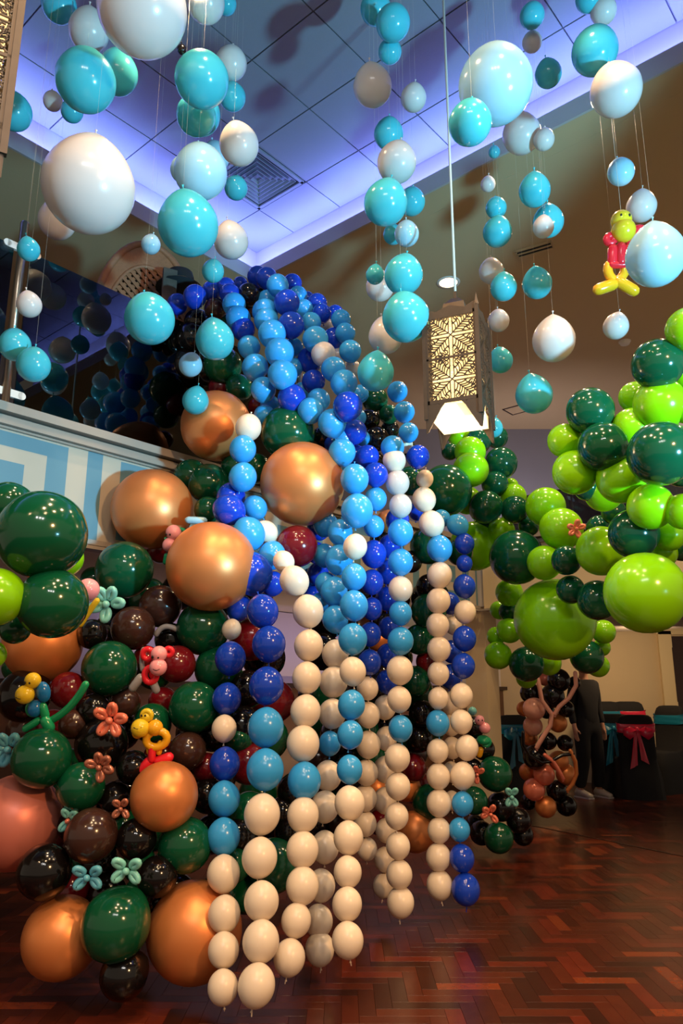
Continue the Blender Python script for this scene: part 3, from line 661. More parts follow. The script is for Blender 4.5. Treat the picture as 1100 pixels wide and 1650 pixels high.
# monkey with pink face
e = figure('balloon_monkey', 250, 1075, 3.5, 'red balloon monkey with a pink face and grey legs', 'balloon figure')
ring(e, 'ear', 'X', 238, 1054, 8, 5); ring(e, 'ear', 'X', 271, 1051, 6, 4, -4)
bub(e, 'head', 'P', 257, 1053, 13, 4); bub(e, 'muzzle', 'P', 257, 1073, 14, 9); eyes(e, 254, 1056, 15.5, 2, 4.5); smile(e, 257, 1074, 23, 5)
ring(e, 'arm_loop', 'X', 243, 1087, 12, 5.5, 2, .8, -10); bub(e, 'body', 'X', 247, 1085, 8, -3, 11)
cap(e, 'leg', 'E', [(226, 1092), (214, 1108)], 7); cap(e, 'leg', 'E', [(246, 1100, -2), (251, 1112, -2)], 6.5); cap(e, 'tail', 'E', [(228, 1080, -6), (224, 1060, -8), (229, 1048, -8)], 4)
# yellow figure with red legs
e = figure('balloon_monkey', 238, 1190, 3.36, 'yellow balloon monkey with red legs sitting on a gold balloon', 'balloon figure')
ring(e, 'ear', 'Y', 237, 1152, 7, 4.5, 2); bub(e, 'head', 'Y', 236, 1155, 9, 0); bub(e, 'muzzle', 'Y', 228, 1171, 15, 7); bub(e, 'chin', 'A', 222, 1181, 9, 1)
eyes(e, 233, 1151, 8, 1.6, 3); smile(e, 227, 1167, 21.5, 6)
bub(e, 'cheek', 'A', 250, 1172, 13, 2); ring(e, 'arm_loop', 'A', 253, 1190, 13, 6.5, 3, 1.3, 12); cap(e, 'body', 'A', [(239, 1198), (241, 1212)], 5); cap(e, 'body', 'A', [(258, 1198), (256, 1212)], 5)
cap(e, 'leg', 'X', [(246, 1203, 3), (245, 1222, 3)], 6.5); cap(e, 'leg', 'X', [(240, 1227), (228, 1240)], 8); cap(e, 'leg', 'X', [(255, 1226), (272, 1220)], 8)
# yellow face, blue body, green legs and long tail
e = figure('balloon_monkey', 60, 1125, 3.36, 'balloon monkey with yellow face, blue body and green limbs', 'balloon figure')
bub(e, 'head', 'Y', 54, 1096, 13, 3); bub(e, 'muzzle', 'Y', 44, 1117, 15, 9); eyes(e, 50, 1097, 15, 2, 4); smile(e, 42, 1119, 23.5, 7)
bub(e, 'body', 'Q', 70, 1115, 11, 0, 17, 10); bub(e, 'body', 'Q', 58, 1141, 12, 2, 14, -10); ring(e, 'arm_loop', 'F', 53, 1143, 10, 4, -3)
cap(e, 'leg', 'F', [(70, 1138, 3), (74, 1152, 3)], 7); cap(e, 'leg', 'F', [(63, 1160, 4), (43, 1173, 4)], 6); cap(e, 'leg', 'F', [(76, 1160, 6), (82, 1170, 6)], 9)
cap(e, 'tail', 'F', [(84, 1160, 0), (118, 1142, 2), (139, 1102, 4)], 6)
# hanging yellow and red figure
e = figure('balloon_bear', 998, 410, 4.25, 'yellow and red twisted balloon figure hanging from a thread', 'balloon figure')
bub(e, 'head', 'Y', 1000, 356, 16.5, 2); bub(e, 'muzzle', 'Y', 1002, 374, 19, 6); eyes(e, 1001, 353, 16.5, 2, 6.5)
ring(e, 'arm', 'X', 983, 386, 6, 6, 0); ring(e, 'arm', 'X', 1028, 376, 7, 6, 0, 1.4, 40); cap(e, 'arm_twist', 'X', [(1022, 380), (1012, 392)], 6)
cap(e, 'body', 'X', [(986, 402, 3), (985, 424, 3)], 8); cap(e, 'body', 'X', [(998, 400, 6), (998, 424, 6)], 8); cap(e, 'body', 'X', [(1010, 402, 3), (1008, 424, 3)], 8); cap(e, 'belt', 'X', [(984, 428, 5), (1008, 428, 5)], 6)
cap(e, 'leg', 'A', [(980, 428), (976, 440), (988, 452)], 7.5); cap(e, 'leg', 'A', [(1006, 430), (1008, 442), (995, 452)], 7.5)
cap(e, 'foot', 'A', [(985, 460, 4), (962, 468, 6)], 9.5); cap(e, 'foot', 'A', [(996, 456, 4), (1018, 470, 6)], 9.5)
tp = P(1000, 340, 4.25); tq = Vector((tp.x, tp.y, Z_LOW)); tt = MB().tube([tp, tq], .0009, 4, round_end=False).build('thread', m_thread); world_child(tt, e)
# pink and green figure between gold balloons
e = figure('balloon_monkey', 280, 868, 4.22, 'pink and green balloon figure peeking between gold balloons', 'balloon figure')
bub(e, 'head', 'P', 280, 858, 12.5, 2); bub(e, 'muzzle', 'P', 273, 877, 10, 4, 12, -30); eyes(e, 274, 861, 14, 1.4, 3); ring(e, 'arm_loop', 'F', 290, 862, 9, 3.5, -4); cap(e, 'leg', 'F', [(268, 895), (266, 906)], 4); cap(e, 'ear', 'F', [(267, 868), (272, 872)], 3)
e = figure('tube_balloon', 318, 838, 4.2, 'pale blue tube balloon end poking over a gold balloon', 'balloon')
cap(e, 'tube', 'S', [(304, 838), (328, 839)], 6); bub(e, 'tip', 'S', 300, 837, 2.5)
e = figure('balloon_monkey', 776, 1175, 5.95, 'pink and green balloon figure beside the beige pillar', 'balloon figure')
bub(e, 'head', 'P', 772, 1160, 8, 2); bub(e, 'muzzle', 'P', 780, 1172, 9, 4); eyes(e, 772, 1158, 9.5, 1, 3); bub(e, 'body', 'F', 778, 1192, 11, 2, 8); cap(e, 'leg', 'A', [(774, 1208), (772, 1216)], 5); ring(e, 'arm_loop', 'F', 782, 1194, 6, 3, 6); bub(e, 'hat', 'I', 761, 1146, 7, 0)
e = figure('tube_balloon', 262, 1018, 3.95, 'grey curved tube balloon between brown and green balloons', 'balloon')
cap(e, 'tube', 'E', [(252, 1022), (262, 1002), (284, 1014)], 4.5); bub(e, 'tip', 'E', 285, 1016, 2.5)
e = figure('tube_balloon', 146, 985, 3.6, 'yellow tube balloon under the mint flower', 'balloon')
cap(e, 'tube', 'Y', [(130, 1006), (140, 990), (156, 968)], 5); bub(e, 'tip', 'Y', 128, 1008, 2.5)
# long tubes wound round the floor column
for lab, c, pts, r in (('blush tube balloon curling down the front of the floor column', 'V', [(866, 1094), (872, 1128), (888, 1150), (886, 1168), (872, 1190), (864, 1204)], 3.6),
                       ('blush tube balloon bending over the column beside the person', 'V', [(926, 1084), (927, 1104), (916, 1124), (900, 1138), (893, 1150)], 3.5),
                       ('orange tube balloon low on the front of the floor column', 'H', [(877, 1216), (890, 1226), (900, 1242), (906, 1254)], 3.4),
                       ('gold tube balloon curving along the outer side of the column', 'O', [(918, 1209), (926, 1226), (928, 1246), (922, 1262), (914, 1272)], 3.2),
                       ('black tube balloon wound around the middle of the column', 'K', [(842, 1180), (842, 1200), (852, 1216), (872, 1228), (886, 1226), (905, 1216), (922, 1214)], 2.8)):
    e = figure('tube_balloon', pts[0][0], pts[0][1], 7.2, lab, 'balloon', 'long tubes on the floor column')
    cap(e, 'tube', c, [(x, y, 2) for x, y in pts], r); bub(e, 'tip', c, pts[-1][0], pts[-1][1] + r, 2, 2)
for e, _, _ in FIGS:
    if '_p' in e: del e['_p']

# ------------------------------------------------------------------ pierced lanterns
m_brass = mat('lantern_metal', (74, 62, 52), rough=.45, metal=.6, noise=.15, nscale=30)
m_glow = mat('lantern_glow', (255, 232, 190), rough=.8, emit=((255, 206, 130), 1.8))
m_pane = mat('lantern_pane', (255, 240, 210), rough=.7, emit=((255, 222, 160), 1.15))
m_cable = mat('cable_white', (210, 205, 195), rough=.5)
PWD, PHT = 0.275, 0.50                                    # panel size
def ribbons(q, pts, wd=.0048, th=.006):
    pts = [Vector((x, 0, z)) for x, z in pts]
    for a, b in zip(pts, pts[1:]):
        d = (b - a)
        if d.length < 1e-6: continue
        q.bar(a - d.normalized() * wd * .3, b + d.normalized() * wd * .3, wd, th, up=(0, 1, 0))
def arc(cx, cz, r, a0, a1, n=7): return [(cx + r * math.cos(math.radians(a0 + (a1 - a0) * i / n)), cz + r * math.sin(math.radians(a0 + (a1 - a0) * i / n))) for i in range(n + 1)]
def quad(a, b, c, n=6): return [tuple(a[k] * (1 - t) ** 2 + b[k] * 2 * t * (1 - t) + c[k] * t * t for k in (0, 1)) for t in [i / n for i in range(n + 1)]]
def filigree():
    q = MB(); S = PWD / 2 - .012; H = PHT / 4 - .006
    for cz in (PHT / 4, -PHT / 4):
        for sx in (-1, 1):
            for sz in (-1, 1):
                def T(pts): return [(sx * x * S, cz + sz * z * H) for x, z in pts]
                ribbons(q, T([(.09, .12), (.075, .95), (.13, .97)])); ribbons(q, T([(.12, .09), (.95, .075), (.97, .13)]))    # edges of the cross slots
                ribbons(q, T([(0, 0), (.95, .95)]))                                                                      # diagonal stem
                for k, (x, z) in enumerate(((.22, .22), (.40, .40), (.58, .58))):
                    ribbons(q, T(quad((x, z), (x + .04, z + .22), (x - .16, z + .42)))); ribbons(q, T(quad((x, z), (x + .22, z + .04), (x + .42, z - .16))))
                    ribbons(q, T(quad((x + .1, z + .1), (x + .12, z + .34), (x - .02, z + .52)))); ribbons(q, T(quad((x + .1, z + .1), (x + .34, z + .12), (x + .52, z - .02))))
                for cx_, cz_ in ((.24, .80), (.80, .24), (.46, .88), (.88, .46), (.80, .80)):
                    ribbons(q, T(arc(cx_, cz_, .10, 0, 300)))
                ribbons(q, T(quad((.08, .5), (.2, .56), (.30, .70)))); ribbons(q, T(quad((.5, .08), (.56, .2), (.70, .30))))
                ribbons(q, T([(.12, .97), (.2, .9), (.3, .97), (.4, .9), (.5, .97), (.6, .9), (.7, .97)])); ribbons(q, T([(.97, .12), (.9, .2), (.97, .3), (.9, .4), (.97, .5), (.9, .6), (.97, .7)]))
    for z, h in ((PHT / 2 - .01, .02), (-PHT / 2 + .01, .02), (0, .012)): q.box((0, 0, z), (PWD, .007, h))
    for x in (-1, 1): q.box((x * (PWD / 2 - .008), 0, 0), (.016, .007, PHT))
    return q.mesh('filigree', m_brass)
FIL = filigree()
def lantern(loc, yaw, label, zc):
    """loc: centre of the box"""
    e = empty('pierced_lantern', loc, Matrix.Rotation(yaw, 4, 'Z')); tag(e, label, 'lantern')
    hw = PWD / 2 + .005
    for k in range(4):
        r = Matrix.Rotation(k * PI / 2, 4, 'Z')
        o = link('filigree_panel', FIL, e); o.matrix_basis = r @ Matrix.Translation((0, -hw, 0))
        # corner post with pointed horn and foot
        MB().box((0, 0, -.03), (.02, .02, PHT + .10)).lathe([(.013, 0), (.006, .04), (.001, .07)], 8, Matrix.Translation((0, 0, PHT / 2 + .02))).build('corner_post', m_brass, e).matrix_basis = r @ Matrix.Translation((-hw, -hw, 0))
        # scalloped foot brackets, one each side of the corner
        for s_ in (-1, 1):
            x0 = s_ * hw; zt = -PHT / 2
            out_ = [(x0, zt), (x0, zt - .155)]
            cx = x0
            for i in range(4):
                bx = x0 - s_ * (.018 + .020 * i); bz = zt - .145 + .036 * i
                out_ += [(bx + s_ * .008, bz - .004), (bx, bz + .012)]
            out_ += [(x0 - s_ * .10, zt)]
            n = len(out_)
            vs = [(x, y, z) for y in (-.003, .003) for x, z in out_]
            fs = [tuple(range(n)), tuple(range(2 * n - 1, n - 1, -1))] + [(i, (i + 1) % n, n + (i + 1) % n, n + i) for i in range(n)]
            MB().add(vs, fs).build('foot_bracket', m_brass, e).matrix_basis = r @ Matrix.Translation((0, -hw, 0))
        # flared top gable
        g = [(-hw, PHT / 2), (hw, PHT / 2), (hw, PHT / 2 + .05), (hw * .55, PHT / 2 + .02), (0, PHT / 2 + .045), (-hw * .55, PHT / 2 + .02), (-hw, PHT / 2 + .05)]
        n = len(g); vs = [(x, y, z) for y in (-.003, .003) for x, z in g]
        MB().add(vs, [tuple(range(n)), tuple(range(2 * n - 1, n - 1, -1))] + [(i, (i + 1) % n, n + (i + 1) % n, n + i) for i in range(n)]).build('top_crest', m_brass, e).matrix_basis = r @ Matrix.Translation((0, -hw, 0))
    MB().lathe([(hw * 1.38, PHT / 2), (hw * .75, PHT / 2 + .055), (hw * .62, PHT / 2 + .065), (hw * .55, PHT / 2 + .11), (.03, PHT / 2 + .15), (.012, PHT / 2 + .16), (.012, PHT / 2 + .2)], 4, Matrix.Rotation(PI / 4, 4, 'Z')).build('cap', m_brass, e)
    MB().box((0, 0, .0), (PWD - .05, PWD - .05, PHT - .02)).build('diffuser', m_glow, e)
    ht = PHT / 2
    b = MB(); a_ = PWD / 2 - .015
    b.add([(-a_, -a_, -ht - .075), (a_, -a_, -ht - .075), (a_, a_, -ht - .075), (-a_, a_, -ht - .075), (-a_, -a_, -ht - .005), (a_, -a_, -ht - .005), (a_, a_, -ht - .005), (-a_, a_, -ht - .005)],
          [(3, 2, 1, 0), (4, 5, 6, 7), (0, 1, 5, 4), (1, 2, 6, 5), (2, 3, 7, 6), (3, 0, 4, 7)])
    b.build('base_pane', m_pane, e)
    c = MB().tube([(0, 0, PHT / 2 + .18), (0, 0, zc - loc[2])], .0075, 8, round_end=False).build('cable', m_cable, e, True)
    MB().lathe([(.05, zc - loc[2] - .03), (.055, zc - loc[2])], 16).build('ceiling_rose', m_trimw, e, True)
    return e
lc_ = P(738, 592, 4.0)
lantern(lc_, math.radians(-23), 'glowing pierced metal lantern hanging on a white cable over the arch', Z_HIGH)
lamp('lantern_bulb', 'POINT', lc_ - Z * .42, 3, WARM, shadow_soft_size=.06)
lc2 = P(-68, 118, 2.25)
lantern(lc2, math.radians(30), 'glowing pierced lantern cut off at the upper corner of the view', Z_HIGH)

# ------------------------------------------------------------------ things on the gallery
m_rattan = mat('rattan', (134, 92, 62), rough=.6, noise=.25, nscale=60, bump=.3)
rc = P(240, 440, 5.62); rz = Z_MEZ
rt = empty('rattan_chair', (rc.x, rc.y, rz - .02), Matrix.Rotation(math.radians(28), 4, 'Z')); tag(rt, 'tall arched rattan peacock chair standing behind the dark glass', 'chair')
H0 = 1.80; WB = .40
def edge(t):                                             # arched outline, t 0..1
    a = PI * t; return Vector((-WB * math.cos(a) * (1 if True else 1), 0, .75 + (H0 - .75) * math.sin(a) ** .8))
outl = [edge(i / 24) for i in range(25)]
MB().tube([Vector((-WB * .6, 0, .4))] + outl + [Vector((WB * .6, 0, .4))], .028, 10).build('arch_frame', m_rattan, rt, True)
inner = [Vector((p.x * .82, 0, .75 + (p.z - .75) * .82)) for p in outl]
MB().tube([Vector((-WB * .5, 0, .45))] + inner + [Vector((WB * .5, 0, .45))], .016, 8).build('inner_hoop', m_rattan, rt, True)
bd = MB()
n = len(outl)
for i in range(n - 1):
    a, b, c, d = outl[i], outl[i + 1], inner[i + 1], inner[i]
    y = Vector((0, .006, 0)); bd.add([a - y, b - y, c - y, d - y, a + y, b + y, c + y, d + y], [(0, 1, 2, 3), (7, 6, 5, 4), (0, 4, 5, 1), (3, 2, 6, 7)])
bd.build('woven_border', m_rattan, rt)
bk = MB().add([p + Vector((0, .03, 0)) for p in inner] + [Vector((WB * .5, .03, .45)), Vector((-WB * .5, .03, .45))] + [p + Vector((0, .045, 0)) for p in inner] + [Vector((WB * .5, .045, .45)), Vector((-WB * .5, .045, .45))], [tuple(range(27)), tuple(range(53, 26, -1))] + [(i, (i + 1) % 27, 27 + (i + 1) % 27, 27 + i) for i in range(27)])
bk.build('back_lining', m_black, rt)
def inside(x, z):
    if abs(x) > WB * .82 or z < .5: return False
    zz = .75 + (H0 - .75) * .82 * max(0, 1 - (x / (WB * .82)) ** 2) ** .4
    return z < zz
for s_ in (-1, 1):
    for k in range(-24, 40):
        c0 = k * .062; run = None
        for i in range(80):
            x = -WB + i * .01; z = s_ * x + c0 + .6; ins = inside(x, z)
            if ins and run is None: run = (x, z)
            if (not ins or i == 79) and run is not None:
                if abs(x - run[0]) > .04: MB().bar((run[0], s_ * .006, run[1]), (x, s_ * .006, z), .026, .010, up=(0, 1, 0)).build('lattice_slat', m_rattan, rt)
                run = None
MB().lathe([(.26, .40), (.30, .42), (.30, .46), (.24, .47)], 24, Matrix.Translation((0, .26, 0))).build('seat', m_rattan, rt, True)
MB().lathe([(.24, .0), (.13, .2), (.22, .42)], 24, Matrix.Translation((0, .26, 0))).build('pedestal', m_rattan, rt, True)
m_bark = mat('weathered_board', (84, 70, 60), rough=.8, noise=.45, nscale=22, bump=.5)
bp_ = P(272, 470, 5.35)
bo = empty('weathered_board', (bp_.x, bp_.y, Z_MEZ - .02), Matrix.Rotation(math.radians(30), 4, 'Z')); tag(bo, 'mottled weathered timber board beside the rattan chair', 'board')
MB().box((0, 0, .73), (.10, .03, 1.46)).build('plank', m_bark, bo)
MB().box((0, .02, .02), (.22, .16, .04)).build('foot', m_bark, bo)
ht_ = empty('felt_hat', P(289, 466, 5.5)); tag(ht_, 'black felt hat with a brown band on a blue balloon', 'hat')
s_ = .105
MB().lathe([(1.65 * s_, 0), (1.6 * s_, .012), (s_, .02), (s_ * 1.0, .05), (s_ * .96, .10), (s_ * .85, .135), (s_ * .5, .14), (.002, .125)], 28).build('crown', mat('black_felt', (20, 24, 28), rough=.9), ht_, True)
MB().lathe([(s_ * 1.03, .022), (s_ * 1.04, .05), (s_ * 1.0, .05), (s_ * 1.0, .022)], 28, cap=False).build('band', m_rattan, ht_, True)

# ------------------------------------------------------------------ covered chairs with satin sashes
m_cover = mat('black_cover', (13, 12, 13), rough=.85, bump=.15, nscale=25)
m_redsatin = mat('red_satin', (206, 26, 62), rough=.32)
m_tealsatin = mat('teal_satin', (20, 112, 138), rough=.32)
def chair(px, d, yaw, c, bow, label, tall=1.0):
    """back of the chair towards local -Y"""
    base = on_z(px, d, 0); e = empty('covered_chair', (base.x, base.y, 0), Matrix.Rotation(yaw, 4, 'Z')); tag(e, label, 'chair', 'black covered chairs by the back wall'); e.scale = (1, 1, tall)
    q = MB()
    # back with rounded top, lofted from floor to top
    rows = [(0, .27, -.10, .34), (.25, .255, -.06, .32), (.46, .235, 0, .30), (.50, .225, .0, .10), (.75, .22, .0, .085), (.92, .215, -.01, .075), (.975, .195, -.015, .06), (1.0, .16, -.015, .04), (1.008, .10, -.015, .02)]
    nseg = 20; vs = []
    for z, hw_, y0, dp in rows:
        fold = .012 if z < .3 else 0
        for k in range(nseg):
            a = 2 * PI * k / nseg; ca, sa = math.cos(a), math.sin(a)
            x = hw_ * math.copysign(abs(ca) ** .45, ca); y = y0 + dp / 2 + dp / 2 * math.copysign(abs(sa) ** .45, sa)
            f_ = 1 + fold * math.sin(k * 2.7) / .2; vs.append((x * f_, y * (f_ if y > 0 else 1) - .0, z))
    fs = []
    for j in range(len(rows) - 1):
        for k in range(nseg): l = (k + 1) % nseg; fs.append((j * nseg + k, j * nseg + l, (j + 1) * nseg + l, (j + 1) * nseg + k))
    fs.append(tuple((len(rows) - 1) * nseg + k for k in range(nseg)))
    q.add(vs, fs); q.build('back_cover', m_cover, e, True)
    vs = []; fs = []
    rows = [(0, .27, .02, .62), (.3, .25, .04, .54), (.455, .235, .05, .50), (.475, .22, .06, .47)]
    for z, hw_, y0, y1 in rows:
        for k in range(nseg):
            a = 2 * PI * k / nseg; ca, sa = math.cos(a), math.sin(a)
            vs.append((hw_ * math.copysign(abs(ca) ** .4, ca), (y0 + y1) / 2 + (y1 - y0) / 2 * math.copysign(abs(sa) ** .4, sa), z))
    for j in range(len(rows) - 1):
        for k in range(nseg): l = (k + 1) % nseg; fs.append((j * nseg + k, j * nseg + l, (j + 1) * nseg + l, (j + 1) * nseg + k))
    fs.append(tuple((len(rows) - 1) * nseg + k for k in range(nseg)))
    MB().add(vs, fs).build('seat_cover', m_cover, e, True)
    sm = m_redsatin if c == 'X' else m_tealsatin
    vs = []; fs = []; nz = 6
    for j in range(nz):
        z = .80 + .11 * j / (nz - 1)
        for k in range(nseg):
            a = 2 * PI * k / nseg; ca, sa = math.cos(a), math.sin(a); g = .012 + .006 * math.sin(j * 2.4 + k * .9)
            vs.append(((.218 + g) * math.copysign(abs(ca) ** .45, ca), .038 + (.043 + g) * math.copysign(abs(sa) ** .45, sa), z - .02 * abs(sa)))
    for j in range(nz - 1):
        for k in range(nseg): l = (k + 1) % nseg; fs.append((j * nseg + k, j * nseg + l, (j + 1) * nseg + l, (j + 1) * nseg + k))
    MB().add(vs, fs).build('sash', sm, e, True)
    if bow:
        MB().ball((0, -.035, .82), (.032, .03, .04)).build('bow_knot', sm, e, True)
        for s_ in (-1, 1):
            pts = [Vector((s_ * x, -.045 - b_, z)) for x, b_, z in ((.01, 0, .82), (.09, .03, .865), (.17, .03, .83), (.175, .03, .76), (.11, .035, .71), (.04, .02, .76), (.01, 0, .81))]
            vs = []; fs = []
            for i, p in enumerate(pts):
                wv = .012 + .03 * math.sin(PI * i / 6)
                vs += [p + Vector((0, -wv, 0)), p + Vector((0, wv * .5, 0))]
            for i in range(6): fs.append((2 * i, 2 * i + 1, 2 * i + 3, 2 * i + 2))
            vs.append(Vector((s_ * .09, -.06, .79))); n_ = len(vs) - 1
            fs += [(2 * i, 2 * i + 2, n_) for i in range(6)]
            MB().add(vs, fs).build('bow_loop', sm, e, True)
            tl = MB(); L = .42 if s_ < 0 else .36
            nn = 8; vs = []; fs = []
            for i in range(nn + 1):
                t = i / nn; wv = .018 + .028 * t; xc = s_ * (.015 + .055 * t) - .01; zc = .80 - L * t
                for j in range(5):
                    u_ = j / 4 - .5; vs.append((xc + u_ * 2 * wv, -.055 - .012 * math.sin(j * 2.1 + t * 4) - .01 * t, zc - (.05 * u_ * s_ * t)))
            for i in range(nn):
                for j in range(4): a = i * 5 + j; fs.append((a, a + 1, a + 6, a + 5))
            tl.add(vs, fs); tl.build('bow_tail', sm, e, True)
    return e
chair(1035, 1288, math.radians(-8), 'X', True, 'black covered chair with a red satin bow facing the camera')
chair(997, 1281, math.radians(-24), 'J', True, 'black covered chair with a teal bow beside the standing person')
chair(1022, 1268, math.radians(170), 'X', False, 'black covered chair with a plain red sash behind the red bow', 1.15)
chair(985, 1268, math.radians(185), 'J', False, 'black covered chair with a plain teal sash by the wall', 1.15)
chair(1092, 1274, math.radians(120), 'J', False, 'black covered chair with a teal sash in front of the door', 1.1)
chair(833, 1290, math.radians(20), 'J', True, 'black covered chair with a teal bow beside the pillar')

# ------------------------------------------------------------------ standing person
m_skin = mat('skin', (196, 140, 108), rough=.5)
m_cloth = mat('black_clothing', (17, 16, 18), rough=.85, bump=.1, nscale=40)
m_hair = mat('dark_hair', (30, 20, 15), rough=.5)
m_shoe = mat('white_shoe', (206, 196, 178), rough=.55)
pb = on_z(954, 1285, 0)
pe = empty('person', (pb.x, pb.y, 0), Matrix.Rotation(math.radians(25), 4, 'Z')); tag(pe, 'person in black clothes and white sneakers standing behind the balloon column', 'person')
def skin(name, verts, edges, m, parent, sub=2):
    me = bpy.data.meshes.new(name); me.from_pydata([v[:3] for v in verts], edges, []); me.materials.append(m)
    o = link(name, me, parent); md = o.modifiers.new('skin', 'SKIN'); md.use_smooth_shade = True
    for i, v in enumerate(verts):
        sv_ = me.skin_vertices[0].data[i]; r = v[3]; sv_.radius = r if hasattr(r, '__len__') else (r, r); sv_.use_root = (i == 0)
    s2 = o.modifiers.new('sub', 'SUBSURF'); s2.levels = sub; s2.render_levels = sub
    return o
V_ = []; E_ = []
def vtx(x, y, z, r, parent=None):
    V_.append((x, y, z, r)); i = len(V_) - 1
    if parent is not None: E_.append((parent, i))
    return i
pel = vtx(0, 0, .93, (.14, .10)); wst = vtx(0, 0, 1.08, (.125, .09), pel); chs = vtx(0, .0, 1.30, (.15, .105), wst); nk0 = vtx(0, .01, 1.44, (.07, .06), chs); nk = vtx(0, .0, 1.50, .05, nk0)
hd0 = vtx(0, -.012, 1.565, (.062, .075), nk); hd = vtx(0, -.005, 1.63, (.073, .09), hd0); hd2 = vtx(0, .008, 1.70, (.06, .07), hd)
for s_ in (-1, 1):
    sh = vtx(s_ * .17, 0, 1.38, .055, chs); el = vtx(s_ * .225, .03, 1.11, .042, sh); wr = vtx(s_ * .235, -.03, .87, .028, el); pm = vtx(s_ * .235, -.045, .80, (.022, .038), wr)
    for k, (dy, ln) in enumerate(((-.03, .075), (-.01, .085), (.01, .08), (.028, .065))):
        f1 = vtx(s_ * .235, -.045 + dy, .765, .009, pm); f2 = vtx(s_ * (.235 - .004), -.05 + dy, .765 - ln * .55, .0085, f1); vtx(s_ * (.235 - .016), -.055 + dy, .765 - ln, .007, f2)
    t1 = vtx(s_ * .215, -.085, .805, .010, pm); vtx(s_ * .205, -.10, .77, .008, t1)
    hp_ = vtx(s_ * .09, 0, .86, .088, pel); kn = vtx(s_ * .10 + (.03 if s_ > 0 else 0), -.01, .48, .055, hp_); an = vtx(s_ * .11 + (.03 if s_ > 0 else -.02), .02 if s_ > 0 else .07, .09, .036, kn)
    vtx(s_ * .11 + (.03 if s_ > 0 else -.02), -.10 if s_ > 0 else -.05, .04, .034, an)
body = skin('body', V_, E_, m_skin, pe)
jv = [(0, 0, .78, (.19, .15)), (0, 0, 1.08, (.165, .125)), (0, 0, 1.30, (.17, .125)), (0, .01, 1.44, (.085, .075))]; je = [(0, 1), (1, 2), (2, 3)]
for s_ in (-1, 1):
    n = len(jv); jv += [(s_ * .175, 0, 1.38, .072), (s_ * .23, .03, 1.11, .058), (s_ * .238, -.026, .88, .042)]; je += [(2, n), (n, n + 1), (n + 1, n + 2)]
skin('sweater', jv, je, m_cloth, pe)
tv = [(0, 0, 1.14, (.15, .115)), (0, 0, .95, (.165, .125))]; te = [(0, 1)]
for s_ in (-1, 1):
    n = len(tv); tv += [(s_ * .09, 0, .82, .118), (s_ * .10 + (.03 if s_ > 0 else 0), -.01, .48, .09), (s_ * .11 + (.03 if s_ > 0 else -.02), .02 if s_ > 0 else .07, .10, .075)]; te += [(1, n), (n, n + 1), (n + 1, n + 2)]
skin('trousers', tv, te, m_cloth, pe)
for s_ in (-1, 1):
    x_ = s_ * .11 + (.03 if s_ > 0 else -.02); y_ = .02 if s_ > 0 else .07
    q = MB(); vs = []; fs = []; ns = 12
    sect = [(y_ + .07, .030, .075), (y_ + .045, .042, .10), (y_, .045, .105), (y_ - .06, .047, .085), (y_ - .13, .050, .065), (y_ - .18, .045, .05), (y_ - .205, .025, .035)]
    for yy, hw_, h_ in sect:
        for k in range(ns):
            a = 2 * PI * k / ns; vs.append((x_ + hw_ * math.cos(a), yy, max(.012, .012 + (h_ / 2) * (1 + math.sin(a)))))
    for j in range(len(sect) - 1):
        for k in range(ns): l = (k + 1) % ns; fs.append((j * ns + k, j * ns + l, (j + 1) * ns + l, (j + 1) * ns + k))
    fs += [tuple(range(ns)), tuple((len(sect) - 1) * ns + k for k in range(ns))]
    sh_ = q.add(vs, fs).build('sneaker', m_shoe, pe, True)
    MB().box((x_, y_ - .065, .008), (.088, .27, .016)).build('sole', m_trimw, sh_)
    for k in range(3): MB().tube([(x_ - .025, y_ - .05 - k * .025, .092 - k * .01), (x_ + .025, y_ - .055 - k * .025, .092 - k * .01)], .004, 6).build('lace', m_trimw, sh_)
MB().ball((0, .02, 1.665), (.088, .098, .095)).build('hair', m_hair, pe, True)
for s_ in (-1, 1):
    MB().ball((s_ * .03, -.088, 1.64), (.012, .006, .007)).build('eye', m_ink, pe, True)
MB().ball((0, -.098, 1.61), (.012, .018, .022)).build('nose', m_skin, pe, True)
MB().ball((0, -.085, 1.57), (.022, .006, .006)).build('mouth', mat('lips', (150, 80, 70), rough=.5), pe, True)

# ------------------------------------------------------------------ labels that single out each balloon
UNIQ = {(348, 686): 'topmost large gold balloon on the mound', (246, 820): 'large gold balloon in front of the striped panel', (487, 779): 'large gold balloon among the blue waterfall strands', (341, 912): 'largest gold balloon above the dark jungle mound',
        (264, 1283): 'round gold balloon beneath the yellow balloon monkey', (25, 1324): 'big rose gold balloon at the edge of the mound', (313, 1500): 'biggest gold balloon on the floor behind the leftmost strand', (99, 1510): 'gold balloon on the floor under a black balloon',
        (70, 1036): 'matte gold balloon behind the near green cluster', (463, 697): 'dark green balloon resting on the gold balloon in the waterfall', (894, 998): 'biggest lime balloon at the foot of the arch', (1040, 955): 'large lime balloon closest to the door',
        (143, 300): 'largest white balloon hanging over the steel post', (798, 137): 'large pale balloon hanging above the lantern', (229, 14): 'huge white balloon cut off by the top of the view', (68, 861): 'big dark green balloon in front of the striped panel',
        (1056, 413): 'large pale aqua balloon beside the hanging yellow figure', (478, 880): 'maroon balloon below the gold balloon in the waterfall', (187, 1489): 'dark green balloon below the pale mint flower', (1064, 731): 'largest dark green balloon of the arch', (832, 898): 'big dark green balloon left of the lime arch centre', (293, 80): 'small black balloon high among the turquoise ones'}
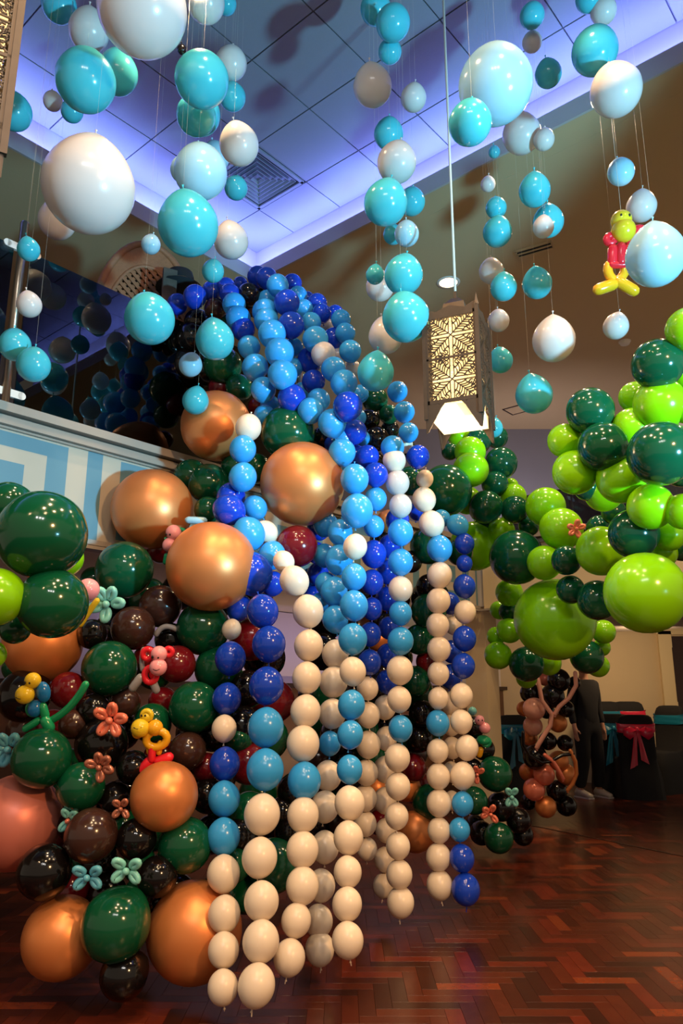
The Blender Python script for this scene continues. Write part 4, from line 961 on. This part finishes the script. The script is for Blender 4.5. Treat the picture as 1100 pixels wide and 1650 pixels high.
ANCH = [(348, 686, 'topmost gold balloon'), (246, 820, 'gold balloon before the striped panel'), (487, 779, 'gold balloon amid the blue strands'), (341, 912, 'largest upper gold balloon'), (264, 1283, 'gold balloon under the yellow monkey'),
        (25, 1324, 'big rose gold balloon'), (313, 1500, 'biggest gold balloon on the floor'), (99, 1510, 'outer gold balloon on the floor'), (738, 588, 'lit hanging lantern'), (250, 1075, 'red balloon monkey'), (238, 1190, 'yellow balloon monkey'),
        (60, 1125, 'blue-bodied balloon monkey'), (998, 410, 'hanging yellow and red figure'), (172, 973, 'five-petal mint flower'), (177, 1160, 'coral flower'), (204, 1402, 'pale mint flower'), (894, 998, 'biggest lime balloon'), (1040, 955, 'large lime balloon near the door'),
        (143, 300, 'largest white hanging balloon'), (798, 137, 'large pale balloon above the lantern'), (430, 290, 'square ceiling vent'), (25, 500, 'steel post'), (722, 455, 'round ceiling downlight'), (860, 402, 'slot vent'), (289, 458, 'black felt hat'),
        (234, 430, 'rattan chair'), (463, 697, 'green balloon beside the topmost gold'), (1064, 731, 'largest green arch balloon'), (832, 898, 'big green balloon by the arch foot'), (1056, 413, 'large aqua balloon by the figure'), (478, 880, 'maroon balloon under the gold'), (877, 1310, 'foot of the floor column'), (890, 1090, 'top of the floor column'), (790, 1312, 'small coral flower near the pillar'), (68, 861, 'big green balloon before the panel')]
DIRS = ['to the right of', 'up and right of', 'above', 'up and left of', 'to the left of', 'down and left of', 'below', 'down and right of']
FAM = {'balloons hanging from the ceiling': 'hanging balloon', 'balloons on the crest of the waterfall': 'waterfall balloon', 'balloons of the jungle mound': 'mound balloon', 'balloons of the near leafy cluster': 'near cluster balloon', 'balloons of the lime and green arch': 'arch balloon', 'balloons of the floor column': 'column balloon'}
used = set()
todo = []
for it in ITEMS:
    it['o']['category'] = 'balloon'; it['o']['group'] = it['group']
    if it.get('done'): continue
    k = (int(it['px']), int(it['py']))
    if k in UNIQ: it['o']['label'] = UNIQ[k]; continue
    todo.append(it)
def sector(ax, ay, it): return int(round(math.degrees(math.atan2(ay - it['py'], it['px'] - ax)) / 45)) % 8
for it in todo:
    best = None
    for ax, ay, ph in ANCH:
        dist = math.hypot(it['px'] - ax, it['py'] - ay)
        if dist < 12: continue
        s = sector(ax, ay, it)
        same = sorted((math.hypot(x['px'] - ax, x['py'] - ay), id(x)) for x in ITEMS if x['c'] == it['c'] and x['group'] == it['group'] and sector(ax, ay, x) == s)
        rk = [i for _, i in same].index(id(it)) + 1
        if rk > 9: continue
        rank = {1: 'nearest', 2: 'second nearest', 3: 'third nearest', 4: 'fourth nearest', 5: 'fifth nearest', 6: 'sixth nearest', 7: 'seventh nearest', 8: 'eighth nearest', 9: 'ninth nearest'}[rk]
        lab = f"{PAL[it['c']][1]} {FAM[it['group']]} {rank} {DIRS[s]} the {ph}" if rk == 1 else f"{rank} {PAL[it['c']][1]} {FAM[it['group']]} {DIRS[s]} the {ph}"
        lab = lab.replace(' nearest to the', ' nearest on the').replace('balloon nearest on the right of', 'balloon nearest to the right of').replace('balloon nearest on the left of', 'balloon nearest to the left of')
        if lab in used: continue
        score = dist + 120 * (rk - 1) + (5000 if len(lab.replace('-', ' ').split()) > 16 else 0)
        if best is None or score < best[0]: best = (score, lab)
    if best: it['o']['label'] = best[1]; used.add(best[1])
    else: it['o']['label'] = f"{PAL[it['c']][1]} {FAM[it['group']]} among its neighbours"
